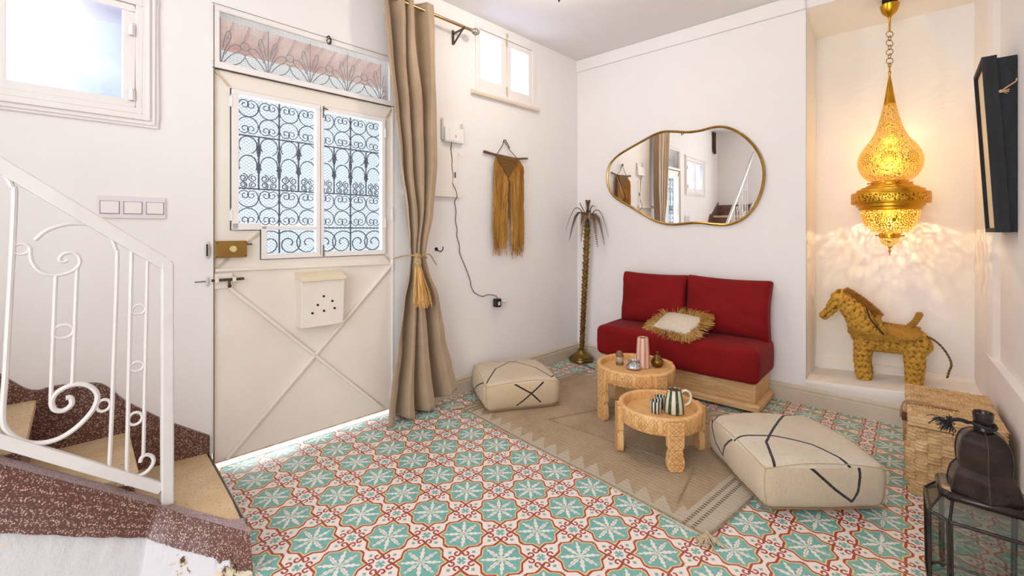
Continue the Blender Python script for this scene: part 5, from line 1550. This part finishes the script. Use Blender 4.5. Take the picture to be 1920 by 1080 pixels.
for k in range(3):
    rope([hp(-.322, .520-k*.014, -.030), hp(-.290, .512-k*.014, yf+.014), hp(-.20, .505-k*.013, yf-.010), hp(-.12, .500-k*.010, yf-.006), hp(-.06, .492-k*.008, yf)], .0085, 'breast_strap')
sd = MB()
def sadp(u, v):
    x = -.16+.195*u; a = (v-.5)*PI*(.55+.35*math.sin(PI*u)**.7)
    return hp(x, .470+.0+(.097+.004*math.sin(u*60)*math.cos(v*30))*math.cos(a)-.010*u, .100*math.sin(a))
sd.surf(34, 22, sadp)
obj('saddle_cloth', sd, STR, HS, smooth=180, solid=.012)
rope([hp(-.158, .560, -.060), hp(-.11, .518, -.094), hp(-.05, .498, -.104), hp(.005, .502, -.098), hp(.042, .528, -.060)], .011, 'saddle_edge')
hnp = [hp(-.020, .560, -.01), hp(.005, .590, -.012), hp(.022, .625, -.014), hp(.032, .652, -.016)]
rope(hnp, .017, 'saddle_horn')
obj('rein', MB().tube(catmull([hp(-.225, .66, -.062), hp(-.205, .60, -.085), hp(-.165, .545, -.098), hp(-.135, .505, -.10)], 6), .0045, 6), M('dark_twine', (58, 36, 20), .9), HS)
obj('rein', MB().tube(catmull([hp(-.155, .572, -.03), hp(-.09, .566, -.02), hp(-.02, .562, -.01)], 6), .002, 6), MATS['dark_twine'], HS)
tlp = [hp(.035, .520, -.03), hp(.075, .512, -.03), (hp(.110, .488, -.035)), hp(.140, .450, -.04), hp(.162, .405, -.04), hp(.170, .365, -.04), hp(.160, .325, -.04), hp(.152, .285, -.04)]
rope(tlp, .0058, 'tail', mat=M('tail_straw', (134, 98, 44), .8, var=(88, 60, 26), vscale=60))
# ================================================================== WICKER BASKET
BK = thing('wicker_basket', 'square lidded wicker basket with leather straps in front of the niche', 'basket', (.128, 2.925, 0), rad(1.6))
def wick():
    m, nt, b = base_mat('seagrass', (190, 152, 106), .75)
    x, y, z = xyz(nt); v = coords(nt)
    t = tex(nt, 'noise', coords(nt, 'Object', (.7, .7, 3.4)), 60, 5, .75); t.inputs['Distortion'].default_value = .8
    t2 = tex(nt, 'noise', v, 14, 3)
    tw = ((x+y+z*1.2)*520).sin()*.05
    h = E(nt, t.outputs[0])*.7+E(nt, t2.outputs[0])*.3+tw
    nt.l.new(ramp(nt, h.s, [(.30, lin((116, 80, 44))), (.42, lin((192, 150, 98))), (.60, lin((226, 190, 142)))]), b.inputs['Base Color'])
    nt.l.new(bumpn(nt, h, .8, .004), b.inputs['Normal'])
    return m
WK = wick()
bhx, bhy, bh = .148, .258, .300
def wfn(hx, hy, hz, z0, lid=False):
    def f_(p):
        x, y, z = p
        nx = abs(x) > hx-.004; ny = abs(y) > hy-.004
        if abs(z) > hz-.0015 and not (nx or ny):
            # top: fine plait
            a = math.sin(x*2*PI/.022+ (0 if int((y+9)/.011) % 2 else PI))*1.7+2.2*noise.noise(Vector((x*70, y*70, 2))); 
            return Vector((x, y, z+z0+(.0026*a+.0018*abs(math.sin(y*PI/.011)) if z > 0 else 0)+.003*noise.noise(Vector((x*9, y*9, 2)))))
        w = y if nx else x
        disp = .0055*abs(math.sin((z+5)*PI/.0145))
        col = int((w+5)/.042)
        blk = int((z+5)/.0435)
        if not lid:
            if (col+blk) % 2: disp = disp*.4-.012+.006*abs(math.sin(w*PI/.0105))
            else: disp += .006*math.sin(((w+5)/.042 % 1)*PI)
        disp += .004*noise.noise(Vector((x*34, y*34, z*46)))
        bul = .008*(1-(z/hz)**2) if not lid else 0
        q_ = Vector((x, y, z+z0))
        if nx: q_.x += math.copysign(disp+bul, x)
        if ny: q_.y += math.copysign(disp+bul, y)
        return q_
    return f_
def gridbox(hx, hy, hz, fn, n, m, nz):
    mb = MB(); r = .014
    def pt(x, y, z):
        cx = max(-hx+r, min(hx-r, x)); cy = max(-hy+r, min(hy-r, y)); d_ = Vector((x-cx, y-cy))
        if d_.length > 1e-9: d_ = d_.normalized()*r
        if abs(x) < hx-1e-6 and abs(y) < hy-1e-6: return fn(Vector((x, y, z)))
        return fn(Vector((cx+d_.x, cy+d_.y, z)))
    X = [-hx+2*hx*i/n for i in range(n+1)]; Y = [-hy+2*hy*i/m for i in range(m+1)]; Z = [-hz+2*hz*i/nz for i in range(nz+1)]
    def side(A, B, f_):
        k = mb.addv([f_(a, b) for a in A for b in B])
        for i in range(len(A)-1):
            for j in range(len(B)-1): mb.face((k+i*len(B)+j, k+(i+1)*len(B)+j, k+(i+1)*len(B)+j+1, k+i*len(B)+j+1))
    side(X, Z, lambda a, b: pt(a, -hy, b)); side(X, Z, lambda a, b: pt(a, hy, b))
    side(Y, Z, lambda a, b: pt(-hx, a, b)); side(Y, Z, lambda a, b: pt(hx, a, b))
    side(X, Y, lambda a, b: fn(Vector((a, b, hz)))); side([-hx, hx], [-hy, hy], lambda a, b: fn(Vector((a, b, -hz))))
    return mb
obj('body', gridbox(bhx-.006, bhy-.006, .149, wfn(bhx-.006, bhy-.006, .149, .150), 90, 150, 110), WK, BK, smooth=180)
lidf = wfn(bhx, bhy, .024, .328, True)
obj('lid', gridbox(bhx, bhy, .024, lidf, 90, 150, 16), WK, BK, smooth=180)
LE = M('tan_leather', (176, 134, 92), .5, var=(140, 100, 66), vscale=22)
LE2 = M('dark_leather', (70, 46, 34), .5)
def strap(pts, w, mat, name, up=(0, 0, 1)):
    P_ = catmull(pts, 6); mb = MB(); U = Vector(up)
    mb.tube(P_, w, 8, flat=(1, .22)); return obj(name, mb, mat, BK)
strap([(.02, -.10, .362), (-.06, -.10, .366), (-.12, -.10, .368), (-.155, -.10, .362), (-.170, -.11, .335), (-.175, -.13, .290)], .011, LE, 'strap')
strap([(-.160, -.12, .325), (-.158, -.13, .28), (-.157, -.13, .22), (-.158, -.12, .18)], .010, LE, 'strap')
obj('buckle', MB().box(-.172, -.156, -.16, -.12, .285, .315), LE2, BK, smooth=0, bevel=.003)
# ================================================================== FRAME ON THE RIGHT WALL
PF = thing('picture_frame', 'deep black box picture frame hung high on the right wall beside the niche', 'picture frame', (.300, 3.14, 1.155))
BF = M('black_frame_wood', (20, 20, 23), .75, var=(34, 34, 40), vscale=30, vstretch=(1, 1, .2), bump=.2, bscale=60)
def xf(z, off): return .276-.043*(z-1.155)/.80+off
def fbox(y0, y1, z0, z1, o0, o1, mb):
    mb.hexa([(xf(z0, o0)-.3, y0-3.14, z0-1.155), (xf(z0, o1)-.3, y0-3.14, z0-1.155), (xf(z0, o0)-.3, y1-3.14, z0-1.155), (xf(z0, o1)-.3, y1-3.14, z0-1.155),
             (xf(z1, o0)-.3, y0-3.14, z1-1.155), (xf(z1, o1)-.3, y0-3.14, z1-1.155), (xf(z1, o0)-.3, y1-3.14, z1-1.155), (xf(z1, o1)-.3, y1-3.14, z1-1.155)])
ff = MB(); w = .020
Y0, Y1, Z0, Z1 = 2.955, 3.32, 1.158, 1.957
fbox(Y0, Y0+w, Z0, Z1, 0, .048, ff); fbox(Y1-w, Y1, Z0, Z1, 0, .048, ff); fbox(Y0+w, Y1-w, Z0, Z0+w, 0, .048, ff); fbox(Y0+w, Y1-w, Z1-w, Z1, 0, .048, ff)
obj('front_frame', ff, BF, PF, smooth=0)
pn = MB(); fbox(Y0+w-.002, Y1-w+.002, Z0+w-.002, Z1-w+.002, .014, .040, pn)
obj('canvas', pn, M('cream_canvas', (236, 220, 190), .6, var=(228, 208, 172), vscale=3), PF, smooth=0)
rb = MB()
rb.hexa([(xf(Z0, .048)-.3, Y0+.012-3.14, .004), (.343-.3, Y0+.012-3.14, .004), (xf(Z0, .048)-.3, Y1-.012-3.14, .004), (.333-.3, Y1-.012-3.14, .004),
         (xf(Z1, .048)-.3, Y0+.012-3.14, .79), (.343-.3, Y0+.012-3.14, .79), (xf(Z1, .048)-.3, Y1-.012-3.14, .79), (.333-.3, Y1-.012-3.14, .79)])
obj('rear_box', rb, BF, PF, smooth=0)
tn = MB()
tn.tube(catmull([(xf(1.80, .052)-.3, Y0-.004-3.14+.008, 1.79-1.155), (xf(1.8, .07)-.3, Y0+.002-3.14, 1.805-1.155), (.338-.3, Y0-3.14, 1.825-1.155), (.340-.3, Y0-3.14, 1.838-1.155)], 4), .003, 6)
tn.ball((xf(1.80, .052)-.3, Y0-3.14+.002, 1.79-1.155), .008, 8, 6)
for i in range(6):
    a = R.uniform(-.9, .5); tn.tube([(xf(1.80, .052)-.3, Y0-3.14, .635), (xf(1.80, .052)-.3+.026*math.cos(a), Y0-3.14-.002, .635+.02*math.sin(a))], .0013, 4)
obj('hanging_twine', tn, M('pale_twine', (206, 168, 130), .8), PF)
# ================================================================== BLACK METAL LANTERN
BL = thing('metal_lantern', 'dark metal and glass floor lantern with a faceted dome top in front of the basket', 'lantern', (.165, 2.045, 0), rad(2.5))
BLM = M('blackened_metal', (40, 32, 30), .2, .55, var=(70, 56, 50), vscale=14, bump=.25, bscale=60, vlo=.3, vhi=.75)
def hexp(r, z, ph=0, n=6): return [Vector((r*math.cos(ph+2*PI*i/n), r*math.sin(ph+2*PI*i/n), z)) for i in range(n)]
rimz = .274; plz = .322
def cham(hx, hy, c, z): return [Vector(p) for p in ((-hx+c, -hy, z), (hx-c, -hy, z), (hx, -hy+c, z), (hx, hy-c, z), (hx-c, hy, z), (-hx+c, hy, z), (-hx, hy-c, z), (-hx, -hy+c, z))]
fr2 = MB(); n8_ = 8
b0, b1_, b2_ = cham(.127, .121, .043, .012), cham(.131, .125, .044, rimz), cham(.098, .074, .022, plz)
for ring, r in ((b0, .0050), (b1_, .0050)):
    for i in range(8): fr2.tube([ring[i], ring[(i+1) % 8]], r, 6)
for i in range(8):
    t_ = (b0[(i+1) % 8]-b0[i-1]).normalized()*.0042
    for o_ in (t_, -t_): fr2.tube([b0[i]+o_, b1_[i]+o_], .0036, 6)
    fr2.tube([b1_[i], b2_[i]], .0040, 6)
for i in range(4): fr2.cyl(b0[i*2+1]-Vector((0, 0, .012)), b0[i*2+1], .008, 8)
obj('frame', fr2, BLM, BL)
GL2 = glass_mat('lantern_glass', (228, 230, 226), None, .07)
for i in range(8):
    j = (i+1) % 8
    for A, B, C_, D_ in ((b0[i], b0[j], b1_[j], b1_[i]), (b1_[i], b1_[j], b2_[j], b2_[i])):
        n_ = ((B-A).cross(D_-A)).normalized()*.001
        g_ = MB(); g_.hexa([A-n_, B-n_, A+n_, B+n_, D_-n_, C_-n_, D_+n_, C_+n_]); obj('pane', g_, GL2, BL, smooth=0)
def hexloft(prof, n=6, ph=0):
    mb = MB(); k = mb.addv([p for r, z in prof for p in hexp(r, z, ph, n)])
    for a in range(len(prof)-1):
        for i in range(n): mb.face((k+a*n+i, k+a*n+(i+1) % n, k+(a+1)*n+(i+1) % n, k+(a+1)*n+i))
    mb.face([k+i for i in range(n)][::-1]); mb.face([k+(len(prof)-1)*n+i for i in range(n)])
    return mb
plm = MB(); rows_ = [cham(.098+a, .072+a, .022, plz+z) for a, z in ((0, -.004), (.006, -.002), (.010, .006), (.010, .012), (.006, .020), (0, .022))]
k = plm.addv([p for r_ in rows_ for p in r_])
for a in range(len(rows_)-1):
    for i in range(8): plm.face((k+a*8+i, k+a*8+(i+1) % 8, k+(a+1)*8+(i+1) % 8, k+(a+1)*8+i))
plm.face([k+i for i in range(8)][::-1]); plm.face([k+40+i for i in range(8)])
obj('plate', plm, BLM, BL, smooth=50)
n8 = 6; PH8 = rad(-88)
t1_ = [(p.x, p.y) for p in catmull([(.090, .344, 0), (.086, .372, 0), (.078, .398, 0), (.066, .418, 0)], 4)]
obj('lower_dome', hexloft(t1_, n8, PH8), BLM, BL, smooth=22)
t2_ = [(p.x, p.y) for p in catmull([(.065, .416, 0), (.068, .445, 0), (.067, .475, 0), (.060, .505, 0), (.046, .526, 0), (.026, .538, 0)], 4)]
obj('upper_dome', hexloft(t2_, n8, PH8), BLM, BL, smooth=22)
smx = MB()
for i in range(n8):
    a = PH8+2*PI*i/n8
    for pr_ in (t1_, t2_): smx.tube([(r*math.cos(a), r*math.sin(a), z) for r, z in pr_], .0022, 5)
obj('soldered_seams', smx, M('solder', (96, 84, 76), .3, .9), BL)
obj('chimney', MB().lathe([(.023, .532), (.023, .552), (.020, .556), (.023, .560), (.025, .592), (.023, .594), (.020, .590), (.019, .565), (.0001, .562)], 28), BLM, BL, smooth=40)
rg_ = MB()
rg_.tube(catmull([(.028*math.cos(a), .028*math.sin(a), .553+.004*math.sin(2*a)) for a in [2*PI*i/14 for i in range(15)]], 3), .005, 7)
rg_.tube(catmull([(-.034, -.01, .555), (-.055, -.02, .562), (-.075, -.025, .556), (-.085, -.03, .540)], 4), .006, 7)
obj('carrying_ring', rg_, M('black_cord', (24, 22, 24), .7), BL)
rgs = MB()
for i in range(90):
    a0 = Vector((-.078, -.028, .548)); dv = Vector((R.uniform(-1, .3), R.uniform(-.8, .5), R.uniform(-.9, .9))).normalized()
    L = R.uniform(.008, .030); rgs.tube([a0+dv*.004, a0+dv*L, a0+dv*L*1.2+Vector((-.004, 0, -.006))], .0014, 4)
for i in range(6):
    L = R.uniform(.03, .05); rgs.tube(catmull([(-.085, -.03, .548), (-.085-L*.5, -.03, .553+R.uniform(-.01, .012)), (-.085-L, -.03, .545+R.uniform(-.02, .016))], 4), .0012, 4)
obj('knot_tuft', rgs, MATS['black_cord'], BL)
# ================================================================== CEILING LAMP (only its tip enters the picture)
CLT = thing('ceiling_lamp', 'small brass ceiling lamp whose dark tip shows at the top edge', 'ceiling lamp', (-1.53, 2.12, 2.49))
obj('rose', MB().lathe([(.012, .225), (.05, .24), (.06, .262), (.06, .27)], 28), BRASS, CLT)
obj('finial', MB().lathe([(.0001, .0), (.004, .004), (.0065, .010), (.003, .018), (.006, .026), (.003, .034)], 16), DARK, CLT)
st_ = MB()
for i in range(3):
    a = i*2*PI/3; st_.tube(catmull([(0, 0, .034), (.06*math.cos(a), .06*math.sin(a), .05), (.085*math.cos(a), .085*math.sin(a), .12), (.04*math.cos(a), .04*math.sin(a), .22), (.01*math.cos(a), .01*math.sin(a), .232)], 5), .003, 6)
obj('arms', st_, BRASS, CLT)
# ================================================================== seen in the mirror
BH = wthing('fringe_hanging', 'dark brown fringe hanging high on the wall over the stairs, seen in the mirror', 'wall hanging', 4.62, .01, 2.42)
bhm = MB()
for i in range(90):
    x = R.uniform(-.05, .05); y_ = R.uniform(.004, .03)
    bhm.tube([(x, y_, .32), (x+R.uniform(-.005, .005), y_, .1), (x+R.uniform(-.006, .006), y_, R.uniform(-.04, .03))], .0045, 5)
obj('fringe', bhm, M('dark_brown_yarn', (70, 42, 28), .9, var=(96, 60, 40), vscale=60), BH, smooth=0)
obj('rod', MB().cyl((-.09, .018, .325), (.09, .018, .325), .009, 10), TW, BH)
